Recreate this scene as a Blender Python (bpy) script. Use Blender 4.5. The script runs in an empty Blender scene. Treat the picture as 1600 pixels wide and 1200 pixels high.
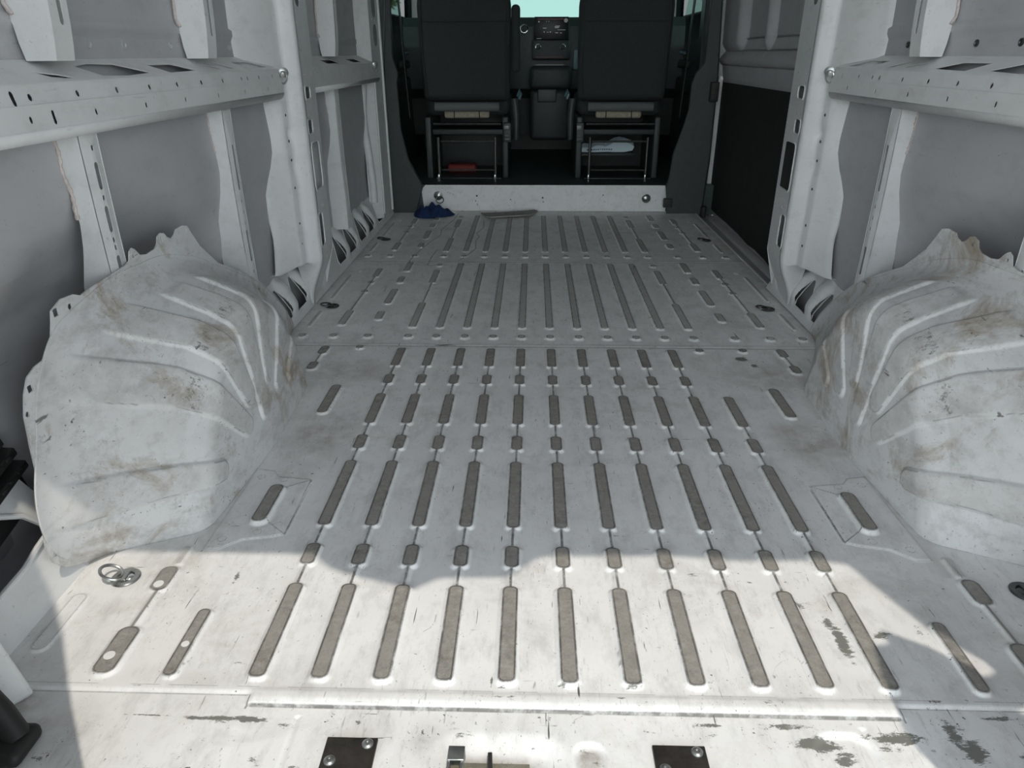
import bpy, bmesh, math, random
import numpy as np
from mathutils import Vector, Matrix
from mathutils.geometry import delaunay_2d_cdt
random.seed(7); RNG = np.random.default_rng(7)
S = bpy.context.scene
COL = S.collection
PI = math.pi

# ---------------------------------------------------------------- camera
cam_d = bpy.data.cameras.new('camera'); cam = bpy.data.objects.new('camera', cam_d); COL.objects.link(cam)
S.camera = cam
F_PX, PITCH, YAW, ROLL = 1100.0, 0.43911, 0.02925, -0.00258
cam_d.sensor_fit = 'HORIZONTAL'; cam_d.sensor_width = 36.0; cam_d.lens = F_PX * 36.0 / 1600.0
cam_d.clip_start = 0.02; cam_d.clip_end = 400
_f = Vector((-math.sin(YAW)*math.cos(PITCH), math.cos(YAW)*math.cos(PITCH), -math.sin(PITCH)))
_r = Vector((math.cos(YAW), math.sin(YAW), 0)); _u = _r.cross(_f)
_r2 = _r*math.cos(ROLL)+_u*math.sin(ROLL); _u2 = -_r*math.sin(ROLL)+_u*math.cos(ROLL)
M = Matrix((( _r2.x, _u2.x, -_f.x, -0.06178), (_r2.y, _u2.y, -_f.y, 0), (_r2.z, _u2.z, -_f.z, 0.83984), (0, 0, 0, 1)))
cam.matrix_world = M

# ---------------------------------------------------------------- world, sun, exposure
SKY_SUN, SKY_FAR, SKY_TOP = 7.6, 1.0, .16
REAR_Y = 0.40                                  # plane of the rear door frame
SUN_Y, ROOF = 0.67, 1.85
SUN_X = -SUN_Y*.412        # shift of the rear opening's top edge on the floor
W = bpy.data.worlds.new('sky'); S.world = W; W.use_nodes = True
nt = W.node_tree; nt.nodes.clear()
tc = nt.nodes.new('ShaderNodeTexCoord'); sx = nt.nodes.new('ShaderNodeSeparateXYZ'); rp = nt.nodes.new('ShaderNodeValToRGB')
bg = nt.nodes.new('ShaderNodeBackground'); wo = nt.nodes.new('ShaderNodeOutputWorld')
nt.links.new(tc.outputs['Generated'], sx.inputs[0]); nt.links.new(sx.outputs['Z'], rp.inputs[0])
nt.links.new(rp.outputs[0], bg.inputs[0]); nt.links.new(bg.outputs[0], wo.inputs[0])
# the half of the sky round the sun (behind the van) is bright and hazy, the far half is plain
mr = nt.nodes.new('ShaderNodeMapRange'); nt.links.new(sx.outputs['Y'], mr.inputs['Value'])
for k_, v_ in (('From Min', -.95), ('From Max', .25), ('To Min', SKY_SUN), ('To Max', SKY_FAR)): mr.inputs[k_].default_value = v_
hz = nt.nodes.new('ShaderNodeMapRange'); nt.links.new(sx.outputs['Z'], hz.inputs['Value'])
for k_, v_ in (('From Min', .06), ('From Max', .42), ('To Min', 1.), ('To Max', SKY_TOP)): hz.inputs[k_].default_value = v_
mm = nt.nodes.new('ShaderNodeMath'); mm.operation = 'MULTIPLY'; nt.links.new(mr.outputs[0], mm.inputs[0]); nt.links.new(hz.outputs[0], mm.inputs[1]); nt.links.new(mm.outputs[0], bg.inputs[1])
rp.color_ramp.elements[0].position = 0.0; rp.color_ramp.elements[0].color = (0.74, 0.815, 0.82, 1)
rp.color_ramp.elements[1].position = 0.7; rp.color_ramp.elements[1].color = (0.62, 0.67, 0.76, 1)
sd = bpy.data.lights.new('sun', 'SUN'); so = bpy.data.objects.new('sun', sd); COL.objects.link(so)
sd.energy = 1.55; sd.angle = math.radians(0.55); sd.color = (1.0, 0.93, 0.82)
so.rotation_euler = Vector((SUN_X, SUN_Y, -ROOF)).to_track_quat('-Z', 'Y').to_euler()
S.view_settings.view_transform = 'Standard'; S.view_settings.look = 'None'
S.view_settings.exposure = 0.33; S.view_settings.gamma = 1.0; S.view_settings.use_curve_mapping = False
try:
    S.cycles.max_bounces = 14; S.cycles.diffuse_bounces = 10
except Exception: pass

# ---------------------------------------------------------------- materials
def new_mat(name):
    m = bpy.data.materials.new(name); m.use_nodes = True
    return m, m.node_tree, m.node_tree.nodes['Principled BSDF']
def node(nt, t, **k):
    n = nt.nodes.new(t)
    for a, b in k.items(): setattr(n, a, b)
    return n
def noise(nt, scale, detail=6, rough=.6, vec=None, dist=0):
    n = node(nt, 'ShaderNodeTexNoise'); n.inputs['Scale'].default_value = scale
    n.inputs['Detail'].default_value = detail; n.inputs['Roughness'].default_value = rough
    n.inputs['Distortion'].default_value = dist
    if vec is not None: nt.links.new(vec, n.inputs['Vector'])
    return n.outputs['Fac']
def mapr(nt, v, a, b, c=0., d=1.):
    n = node(nt, 'ShaderNodeMapRange'); nt.links.new(v, n.inputs['Value'])
    for i, x in zip(('From Min', 'From Max', 'To Min', 'To Max'), (a, b, c, d)): n.inputs[i].default_value = x
    return n.outputs[0]
def math_(nt, op, a, b):
    n = node(nt, 'ShaderNodeMath', operation=op)
    for i, x in enumerate((a, b)):
        if isinstance(x, (int, float)): n.inputs[i].default_value = x
        else: nt.links.new(x, n.inputs[i])
    return n.outputs[0]
def mix(nt, f, a, b, mode='MIX'):
    n = node(nt, 'ShaderNodeMix', data_type='RGBA', blend_type=mode)
    for i, x in ((0, f), (6, a), (7, b)):
        if isinstance(x, (int, float)): n.inputs[i].default_value = x
        elif isinstance(x, tuple): n.inputs[i].default_value = x if len(x) == 4 else (*x, 1)
        else: nt.links.new(x, n.inputs[i])
    return n.outputs[2]
def objvec(nt, scale=(1, 1, 1), rot=(0, 0, 0), loc=(0, 0, 0)):
    g = node(nt, 'ShaderNodeNewGeometry'); mp = node(nt, 'ShaderNodeMapping')
    mp.inputs['Scale'].default_value = scale; mp.inputs['Rotation'].default_value = rot; mp.inputs['Location'].default_value = loc
    nt.links.new(g.outputs['Position'], mp.inputs[0]); return mp.outputs[0]
def attr(nt, name):
    n = node(nt, 'ShaderNodeAttribute'); n.attribute_name = name; return n.outputs['Fac']

WHITE = (.66, .665, .675)
def paint(name, base=WHITE, dirt=.3, rough=.38, scratch=.3, brown=.3, attrs=False, bump=.0):
    m, nt, b = new_mat(name)
    c = base
    big = mapr(nt, noise(nt, 5.5, 8, .62, objvec(nt)), .38, .68)
    c = mix(nt, math_(nt, 'MULTIPLY', big, dirt*.55), c, (.36, .35, .34))
    sm = mapr(nt, noise(nt, 26, 8, .7, objvec(nt, (1, .45, 1), loc=(3, 1, 2))), .50, .70)
    c = mix(nt, math_(nt, 'MULTIPLY', sm, min(1, dirt*.9)), c, (.25, .24, .225))
    if brown > 0:
        br = mapr(nt, noise(nt, 7, 9, .72, objvec(nt, loc=(9, 4, 1)), .5), .52, .68)
        c = mix(nt, math_(nt, 'MULTIPLY', br, brown), c, (.27, .215, .145))
    if scratch > 0:
        for i, (sc, rt) in enumerate((((60, 5, 40), .5), ((7, 75, 40), -.4), ((50, 6, 30), -1.0), ((80, 4, 60), .1))):
            ln = noise(nt, 1.6, 3, .55, objvec(nt, sc, (0, 0, rt), (i*3.1, i, 0)))
            gate = mapr(nt, noise(nt, 9+i*2, 3, .5, objvec(nt, loc=(i*7, 2, 5))), .48, .57)
            f = math_(nt, 'MULTIPLY', mapr(nt, ln, .70, .74), gate)
            c = mix(nt, math_(nt, 'MULTIPLY', f, scratch), c, (.12, .12, .115))
        sp = math_(nt, 'MULTIPLY', mapr(nt, noise(nt, 130, 3, .6, objvec(nt)), .655, .70), mapr(nt, noise(nt, 11, 4, .6, objvec(nt, loc=(1, 8, 2))), .50, .6))
        c = mix(nt, math_(nt, 'MULTIPLY', sp, min(1, scratch*1.6)), c, (.09, .09, .085))
    if attrs:
        # worn-through patches, grime in the pressings, dirt lines and painted shadow lines at edges
        chipn = mapr(nt, noise(nt, 55, 8, .75, objvec(nt, (1, 1, 1))), .44, .47)
        chipa = mapr(nt, math_(nt, 'ADD', attr(nt, 'chip'), math_(nt, 'MULTIPLY', math_(nt, 'SUBTRACT', noise(nt, 70, 9, .85, objvec(nt, (.6, 1.6, 1))), .5), 3.0)), .50, .56)
        c = mix(nt, chipa, c, (.20, .20, .18))
        sme = math_(nt, 'MULTIPLY', mapr(nt, noise(nt, 3, 7, .75, objvec(nt, (42, 9, 20), (0, 0, .12))), .56, .70), mapr(nt, noise(nt, 6, 4, .6, objvec(nt, loc=(3, 3, 7))), .40, .62))
        c = mix(nt, math_(nt, 'MULTIPLY', sme, .5), c, (.20, .19, .175))
        spk = math_(nt, 'MULTIPLY', mapr(nt, noise(nt, 210, 4, .7, objvec(nt, (1, .6, 1))), .64, .69), mapr(nt, noise(nt, 17, 4, .6, objvec(nt, loc=(7, 1, 3))), .45, .6))
        c = mix(nt, math_(nt, 'MULTIPLY', spk, .75), c, (.10, .095, .09))
        g = attr(nt, 'grime'); gn = noise(nt, 60, 8, .8, objvec(nt)); gl = noise(nt, 9, 5, .6, objvec(nt, loc=(4, 4, 4)))
        gc = mix(nt, mapr(nt, gn, .3, .7), (.15, .142, .128), (.43, .41, .375))
        gc = mix(nt, mapr(nt, gl, .40, .68), gc, (.32, .305, .28))
        fine = mapr(nt, noise(nt, 420, 3, .7, objvec(nt, (1, .6, 1))), .55, .7)
        gc = mix(nt, math_(nt, 'MULTIPLY', fine, .4), gc, (.09, .085, .08))
        c = mix(nt, mapr(nt, g, .35, .65), c, gc)
        e = attr(nt, 'edge'); en = mapr(nt, noise(nt, 45, 5, .7, objvec(nt, loc=(2, 5, 1))), .3, .55, .4, 1.)
        c = mix(nt, math_(nt, 'MULTIPLY', mapr(nt, e, .3, .8), math_(nt, 'MULTIPLY', en, .85)), c, (.055, .052, .046))
        s2 = attr(nt, 'stain')
        c = mix(nt, math_(nt, 'MULTIPLY', s2, mapr(nt, noise(nt, 14, 8, .7, objvec(nt)), .36, .66, .1, .75)), c, (.235, .20, .165))
    nt.links.new(c, b.inputs['Base Color']) if not isinstance(c, tuple) else None
    b.inputs['Roughness'].default_value = rough
    rr = mapr(nt, noise(nt, 12, 6, .6, objvec(nt)), .3, .7, rough-.08, rough+.2); nt.links.new(rr, b.inputs['Roughness'])
    b.inputs['Specular IOR Level'].default_value = .45
    if bump:
        bp = node(nt, 'ShaderNodeBump'); bp.inputs['Strength'].default_value = bump; bp.inputs['Distance'].default_value = .002
        nt.links.new(noise(nt, 90, 6, .6, objvec(nt)), bp.inputs['Height']); nt.links.new(bp.outputs[0], b.inputs['Normal'])
    return m
def plain(name, col, rough=.5, metal=0., nz=0., nscale=60, bump=0., spec=.5):
    m, nt, b = new_mat(name)
    b.inputs['Base Color'].default_value = (*col, 1); b.inputs['Roughness'].default_value = rough
    b.inputs['Metallic'].default_value = metal; b.inputs['Specular IOR Level'].default_value = spec
    if nz:
        n = noise(nt, nscale, 6, .7, objvec(nt))
        c = mix(nt, mapr(nt, n, .3, .7), tuple(x*(1-nz) for x in col), tuple(min(1, x*(1+nz)) for x in col))
        nt.links.new(c, b.inputs['Base Color'])
    if bump:
        bp = node(nt, 'ShaderNodeBump'); bp.inputs['Strength'].default_value = bump; bp.inputs['Distance'].default_value = .002
        nt.links.new(noise(nt, nscale*4, 4, .6, objvec(nt)), bp.inputs['Height']); nt.links.new(bp.outputs[0], b.inputs['Normal'])
    return m
M_FLOOR = paint('worn_floor_paint', (.86, .857, .85), dirt=.30, scratch=1.0, brown=.22, attrs=True, rough=.42, bump=.15)
M_ARCH = paint('scuffed_arch_paint', (.66, .66, .665), dirt=.5, scratch=.9, brown=.95, attrs=True, rough=.42)
M_CEIL = plain('ceiling_paint', (.80, .80, .80), .6)
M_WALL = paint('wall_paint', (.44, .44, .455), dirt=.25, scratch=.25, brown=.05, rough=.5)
M_RIB = paint('rib_paint', (.68, .685, .69), dirt=.22, scratch=.2, brown=.06, rough=.4)
M_DARK = plain('black_trim', (.018, .022, .022), .55, nz=.3, bump=.3)
M_TRIM = plain('grey_black_plastic', (.030, .037, .037), .5, nz=.2, nscale=30, bump=.2)
M_RUB = plain('rubber', (.014, .014, .014), .6)
M_BOARD = plain('black_board', (.012, .013, .013), .75, nz=.4, nscale=12)
M_SEAT = plain('seat_fabric', (.030, .035, .035), .9, nz=.35, nscale=220, bump=.5)
M_MAT = plain('cab_rubber_mat', (.034, .050, .050), .45, nz=.4, nscale=10, bump=.3)
M_STEEL = plain('zinc_steel', (.42, .43, .42), .28, .9, nz=.25, nscale=40)
M_DSTEEL = plain('dark_steel', (.10, .105, .10), .4, .8, nz=.3)
M_BPLATE = plain('black_worn_steel', (.045, .040, .036), .42, .4, nz=.55, nscale=26)
M_GREYPAD = plain('grey_pad', (.12, .13, .13), .9, nz=.2, nscale=200)
M_BEIGE = plain('beige_foam', (.36, .32, .24), .95, nz=.25)
M_BLUE = plain('blue_cloth', (.010, .032, .105), .9, nz=.35, nscale=50, bump=.4)
M_SHEET = plain('grey_sheet', (.26, .26, .24), .8, nz=.2, nscale=25)
M_PAPER = plain('white_paper', (.55, .66, .72), .7)
M_PRINT = plain('blue_print', (.05, .09, .20), .7)
M_RED = plain('red_item', (.22, .03, .02), .7)
M_PLUG = plain('white_plug', (.82, .82, .80), .5)
M_SEAL = plain('sealant', (.52, .46, .44), .8, nz=.25, nscale=90)
M_HOOD = plain('white_bodywork', (.7, .7, .7), .3)
M_GROUND = plain('concrete_ground', (.48, .46, .43), .9, nz=.2, nscale=3)
M_LEAF = plain('leaves', (.16, .20, .10), .9, nz=.5, nscale=4)
M_CHROME = plain('chrome', (.7, .72, .72), .18, 1.)
M_TEAL = plain('pale_plastic', (.12, .20, .24), .4)
def emis(name, col, st):
    m, nt, b = new_mat(name); b.inputs['Base Color'].default_value = (0, 0, 0, 1)
    b.inputs['Emission Color'].default_value = (*col, 1); b.inputs['Emission Strength'].default_value = st; return m
M_SCREEN = plain('screen_glass', (.008, .009, .012), .35, spec=.2)
M_ICON = emis('lit_icon', (.75, .8, .85), .22); M_ICONR = emis('lit_icon_red', (.7, .3, .25), .09)
def glass(name, tint):
    m = bpy.data.materials.new(name); m.use_nodes = True; nt = m.node_tree; nt.nodes.clear()
    t = node(nt, 'ShaderNodeBsdfTransparent'); t.inputs[0].default_value = (*tint, 1)
    g = node(nt, 'ShaderNodeBsdfGlossy'); g.inputs['Roughness'].default_value = .02
    mx = node(nt, 'ShaderNodeMixShader'); fr = node(nt, 'ShaderNodeFresnel'); fr.inputs[0].default_value = 1.3
    o = node(nt, 'ShaderNodeOutputMaterial')
    nt.links.new(fr.outputs[0], mx.inputs[0]); nt.links.new(t.outputs[0], mx.inputs[1]); nt.links.new(g.outputs[0], mx.inputs[2]); nt.links.new(mx.outputs[0], o.inputs[0])
    return m
M_GLASS = glass('window_glass', (.72, .90, .86))

# ---------------------------------------------------------------- object helpers
def link(name, me, m, parent=None, smooth=True):
    me.materials.clear(); me.materials.append(m)
    o = bpy.data.objects.new(name, me); COL.objects.link(o)
    if smooth:
        me.polygons.foreach_set('use_smooth', np.ones(len(me.polygons), bool))
    if parent is not None:
        o.parent = parent
        o.matrix_parent_inverse = Matrix.Identity(4)
        if parent.location.length > 0:
            me.transform(Matrix.Translation(-parent_world(parent)))
    me.update(); return o
def parent_world(p):
    v = Vector(p.location)
    while p.parent is not None:
        p = p.parent; v += p.location
    return v
def tag(o, label=None, cat=None, group=None, kind=None):
    if label: o['label'] = label
    if cat: o['category'] = cat
    if group: o['group'] = group
    if kind: o['kind'] = kind
    return o
def thing(name, loc, label, cat, group=None):
    o = bpy.data.objects.new(name, None); COL.objects.link(o); o.location = loc; o.empty_display_size = .05
    return tag(o, label, cat, group)
def struct(o): o['kind'] = 'structure'; return o
def autosmooth(me, ang=35):
    bm = bmesh.new(); bm.from_mesh(me); a = math.radians(ang)
    for e in bm.edges:
        if len(e.link_faces) == 2:
            try: e.smooth = e.calc_face_angle() < a
            except Exception: e.smooth = True
    for f in bm.faces: f.smooth = True
    bm.to_mesh(me); bm.free()
def mesh(verts, faces, recalc=True, sm=35):
    me = bpy.data.meshes.new('m'); me.from_pydata([tuple(map(float, v)) for v in verts], [], faces)
    if recalc:
        bm = bmesh.new(); bm.from_mesh(me); bmesh.ops.recalc_face_normals(bm, faces=bm.faces); bm.to_mesh(me); bm.free()
    if sm: autosmooth(me, sm)
    return me
def gridmesh(P, keep=None):
    """P[nu,nv,3] -> mesh, fast"""
    nu, nv = P.shape[:2]
    idx = np.arange(nu*nv).reshape(nu, nv)
    q = np.stack([idx[:-1, :-1], idx[1:, :-1], idx[1:, 1:], idx[:-1, 1:]], -1).reshape(-1, 4)
    if keep is not None: q = q[keep.reshape(-1)]
    me = bpy.data.meshes.new('g'); me.vertices.add(nu*nv); me.vertices.foreach_set('co', P.astype(np.float32).ravel())
    me.loops.add(q.size); me.loops.foreach_set('vertex_index', q.astype(np.int32).ravel())
    me.polygons.add(len(q)); me.polygons.foreach_set('loop_start', np.arange(0, q.size, 4, dtype=np.int32))
    me.update(calc_edges=True); me.validate(); return me
def addattr(me, name, v):
    a = me.attributes.new(name, 'FLOAT', 'POINT'); a.data.foreach_set('value', np.asarray(v, np.float32).ravel())

class MB:
    """collects shapes into one mesh"""
    def __init__(s): s.v = []; s.f = []
    def add(s, v, f):
        n = len(s.v); s.v += [tuple(map(float, p)) for p in v]; s.f += [tuple(i+n for i in q) for q in f]; return s
    def box(s, a, b, bev=0., R=None, c=None):
        a = np.array(a, float); b = np.array(b, float); lo = np.minimum(a, b); hi = np.maximum(a, b)
        bm = bmesh.new(); bmesh.ops.create_cube(bm, size=1)
        for v in bm.verts: v.co = Vector(((v.co.x+.5)*(hi[0]-lo[0])+lo[0], (v.co.y+.5)*(hi[1]-lo[1])+lo[1], (v.co.z+.5)*(hi[2]-lo[2])+lo[2]))
        if bev: bmesh.ops.bevel(bm, geom=list(bm.edges), offset=min(bev, (hi-lo).min()*.49), segments=3, affect='EDGES', profile=.5)
        if R is not None:
            cc = Vector(c if c is not None else (lo+hi)/2)
            for v in bm.verts: v.co = cc + R @ (v.co-cc)
        bm.verts.index_update(); s.add([v.co for v in bm.verts], [[v.index for v in f.verts] for f in bm.faces]); bm.free(); return s
    def tube(s, pts, r, n=10, closed=False, flat=1.):
        pts = [Vector(p) for p in pts]; N = len(pts); rs = r if hasattr(r, '__len__') else [r]*N
        V = []; up = None
        for i, p in enumerate(pts):
            t = (pts[(i+1) % N]-pts[i-1]) if closed else (pts[min(i+1, N-1)]-pts[max(i-1, 0)])
            t.normalize()
            if up is None: up = t.orthogonal().normalized()
            up = (up-t*up.dot(t)).normalized(); w = t.cross(up)
            for k in range(n):
                a = 2*PI*k/n; V.append(p+up*math.cos(a)*rs[i]+w*math.sin(a)*rs[i]*flat)
        Fc = []
        for i in range(N if closed else N-1):
            for k in range(n):
                a = i*n+k; b = i*n+(k+1) % n; c = ((i+1) % N)*n+(k+1) % n; d = ((i+1) % N)*n+k; Fc.append((a, b, c, d))
        if not closed: Fc += [tuple(range(n-1, -1, -1)), tuple((N-1)*n+k for k in range(n))]
        return s.add(V, Fc)
    def lathe(s, prof, c, axis=(0, 0, 1), n=24):
        ax = Vector(axis).normalized(); u = ax.orthogonal().normalized(); w = ax.cross(u); c = Vector(c); V = []; Fc = []
        for (r, h) in prof:
            for k in range(n):
                a = 2*PI*k/n; V.append(c+ax*h+u*r*math.cos(a)+w*r*math.sin(a))
        for i in range(len(prof)-1):
            for k in range(n): Fc.append((i*n+k, i*n+(k+1) % n, (i+1)*n+(k+1) % n, (i+1)*n+k))
        Fc += [tuple(range(n-1, -1, -1)), tuple((len(prof)-1)*n+k for k in range(n))]
        return s.add(V, Fc)
    def build(s, name, m, parent=None, sm=40): return link(name, mesh(s.v, s.f, True, sm), m, parent, smooth=False)

def inpoly(P, poly):
    x, y = P[..., 0], P[..., 1]; r = np.zeros(x.shape, bool); n = len(poly)
    for i in range(n):
        x1, y1 = poly[i]; x2, y2 = poly[(i+1) % n]
        if y1 == y2: continue
        r ^= ((y1 > y) != (y2 > y)) & (x < (x2-x1)*(y-y1)/(y2-y1)+x1)
    return r
def sheet_mb(mb, loops, fn, thick=.0015, inner=None):
    """flat plate with real holes, bent by fn(u, v, w)"""
    pts = []; edges = []
    for L in loops:
        n = len(pts); pts += [Vector((float(a), float(b))) for a, b in L]; edges += [(n+i, n+(i+1) % len(L)) for i in range(len(L))]
    if inner: pts += [Vector((float(a), float(b))) for a, b in inner]
    vo, eo, fo, *_ = delaunay_2d_cdt(pts, edges, [], 0, 1e-6)
    V = np.array([(v.x, v.y) for v in vo]); T = np.array([list(f) for f in fo])
    C = V[T].mean(1); k = inpoly(C, loops[0])
    for h in loops[1:]: k &= ~inpoly(C, h)
    T = T[k]; n = len(V)
    a = V[T[:, 1]]-V[T[:, 0]]; b = V[T[:, 2]]-V[T[:, 0]]; fl = (a[:, 0]*b[:, 1]-a[:, 1]*b[:, 0]) < 0
    T[fl] = T[fl][:, ::-1]
    es = {}
    for t in T:
        for i in range(3):
            e = (int(t[i]), int(t[(i+1) % 3])); es[e] = es.get(e, 0)+1
    side = [(e[0], e[1], e[1]+n, e[0]+n) for e in es if (e[1], e[0]) not in es]
    vv = [fn(x, y, 0.) for x, y in V]+[fn(x, y, thick) for x, y in V]
    ff = [tuple(map(int, t[::-1])) for t in T]+[tuple(int(i)+n for i in t) for t in T]+side
    mb.add(vv, ff); return mb
def sheet(name, loops, fn, thick, m, parent=None, inner=None, sm=30):
    mb = MB(); sheet_mb(mb, loops, fn, thick, inner); return link(name, mesh(mb.v, mb.f, True, sm), m, parent, smooth=False)
def rrect(cx, cy, w, h, r, n=5):
    r = min(r, w/2*.999, h/2*.999); o = []
    for (sx_, sy_, a0) in ((1, 1, 0), (-1, 1, 90), (-1, -1, 180), (1, -1, 270)):
        for k in range(n+1):
            a = math.radians(a0+90*k/n); o.append((cx+sx_*(w/2-r)+r*math.cos(a), cy+sy_*(h/2-r)+r*math.sin(a)))
    return o
def circ(cx, cy, r, n=12): return [(cx+r*math.cos(2*PI*k/n), cy+r*math.sin(2*PI*k/n)) for k in range(n)]
def ss(a, b, x): t = np.clip((x-a)/(b-a), 0, 1); return t*t*(3-2*t)

# ================================================================= FLOOR
def y_rows():
    ys = [0.50]
    while ys[-1] < 4.2: ys.append(ys[-1]+.0022*max(1, (ys[-1]/.9))**.75)
    ys[-1] = 4.2; return np.array(ys)
xs = np.arange(-.885, .8851, .0026); ys = y_rows()
X, Y = np.meshgrid(xs, ys, indexing='ij')
Z = np.zeros_like(X); GR = np.zeros_like(X); ED = np.zeros_like(X); CH = np.zeros_like(X); ST = np.zeros_like(X)
CK = [.093*k for k in range(-5, 6)]
def slot(x, y0, y1, hw=.0120, dep=.006, wall=.0075, g=1., ed=1., r=None):
    r = hw*.85 if r is None else r
    i0, i1 = np.searchsorted(xs, [x-hw-wall-.006, x+hw+wall+.006]); j0, j1 = np.searchsorted(ys, [y0-wall-.006, y1+wall+.006])
    if i1 <= i0 or j1 <= j0: return
    sl = (slice(i0, i1), slice(j0, j1)); px = np.abs(X[sl]-x)-(hw-r); py = np.abs(Y[sl]-(y0+y1)/2)-((y1-y0)/2-r)
    s = np.hypot(np.maximum(px, 0), np.maximum(py, 0))+np.minimum(np.maximum(px, py), 0)-r
    Z[sl] = np.maximum(Z[sl], dep*(1-ss(0, wall, s)))
    if g: GR[sl] = np.maximum(GR[sl], g*np.clip(.5-s/.0026, 0, 1))
    if ed: ED[sl] = np.maximum(ED[sl], ed*np.exp(-((s+.0002)/.0023)**2)); ED[sl] = np.maximum(ED[sl], .42*ed*np.exp(-((s-wall)/.0016)**2)*(np.sin(X[sl]*211+Y[sl]*37)+np.sin(Y[sl]*61+x*40) > -.2))
def groove(x, y0, y1, hw=.0025): slot(x, y0, y1, hw, .005, .007, 0, 0, .0005); \
    _g(x, y0, y1, hw)
def _g(x, y0, y1, hw):
    i0, i1 = np.searchsorted(xs, [x-.012, x+.012]); j0, j1 = np.searchsorted(ys, [y0, y1]); sl = (slice(i0, i1), slice(j0, j1))
    ED[sl] = np.maximum(ED[sl], .95*np.exp(-((X[sl]-x)/(hw*1.15))**4))
ROW1 = [(.749, .951), (1.004, 1.061), (1.120, 1.360), (1.416, 1.479), (1.540, 1.706), (1.775, 1.834), (1.897, 2.035)]
for k in range(-5, 6):
    x = .093*k; rows = ROW1 if k < 5 else ROW1[:5]
    # broad shallow channel each line of pressings sits in
    for (a, b) in rows: slot(x, a, b, dep=.0065, r=.0085)
    for (p, q) in zip(rows[:-1], rows[1:]): groove(x, p[1], q[0])
dots = [(.46, 2.034), (.594, 2.037), (-.601, 2.043)]
for (x, y) in dots: slot(x, y-.012, y+.012, .011)
for s in (-1, 1):
    slot(s*.60, 1.594, 1.76, .0125); slot(s*.597, .748, .885, .0095, .006, .006)
    slot(s*.700, .750, .843, .016, .005, .008, .8); slot(s*.704, .930, .990, .014, .005, .008, .7); slot(s*.700, 1.0, 1.05, .006, .004, .006, .5, .5)
    slot(s*.702, .843, .930, .003, .004, .006, .8, .5)
    slot(s*.827, .794, .918, .012, .003, .006, .25, .6)
    slot(s*.596, 1.123, 1.250, .0135, .009, .008)
    slot(s*.708, 1.985, 2.045, .012); slot(s*.708, 1.868, 1.920, .012); groove(s*.708, 1.92, 1.985)
    for d in (0., 1.008):
        if d == 0: pass
        y2 = lambda v: v+d
        slot(s*.465, y2(2.985), y2(3.016), .010); slot(s*.465, y2(2.735), y2(2.92), .0115); groove(s*.465, y2(2.49), y2(2.735)); slot(s*.465, y2(2.228), y2(2.485), .0115)
        for a, b in ((2.90, 3.045), (2.735, 2.82), (2.474, 2.65), (2.302, 2.385)):
            slot(s*.597, y2(a)-(0 if d == 0 else .0), y2(b), .0120)
        slot(s*.712, y2(2.815), y2(2.94), .0105)
        for v in (2.74, 2.62): slot(s*.712, y2(v)-.014, y2(v)+.014, .011)
        groove(s*.712, y2(2.39), y2(2.815)); slot(s*.712, y2(2.246), y2(2.39), .012)
        slot(s*.819, y2(2.53), y2(2.845), .0045, .004, .005, .7, .5); slot(s*.819, y2(2.232), y2(2.389), .0045, .004, .005, .7, .5)
        for xx in (.465, .598, .712, .815): slot(s*xx, y2(2.146)-.013, y2(2.146)+.013, .011, .006, .010)
        slot(s*.80, y2(2.895), y2(2.915), .006, .003, .006, 0, .3)
for k in range(-4, 5):
    for d in (0., 1.008):
        x = .093*k; slot(x, 2.227+d, 3.03+d, .0112, .006, .0075); slot(x, 2.133+d, 2.159+d, .0105, .006, .011)
    slot(.093*k, 4.15, 4.165, .012, .003, .006, .6, .5)
# overlapping panel seams
def seam(y, w=.0016, amp=1., x0=-1., x1=1.):
    m = (X > x0) & (X < x1)
    ED[:] = np.maximum(ED, amp*np.exp(-((Y-y-.0015*np.sin(X*9))/w)**2)*m)
seam(2.063, .0034, 1.); seam(3.066, .0038, .75)
Z += .0022*ss(2.071, 2.063, Y)*(1-ss(.0, .001, -(Y-.4))) * 0
Z -= .0020*(Y > 2.064)*(Y < 3.066)
Z -= .0020*(Y >= 3.066)
Z += .0018*np.exp(-((Y-2.078)/.010)**2)+.0016*np.exp(-((Y-3.080)/.012)**2)
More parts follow.
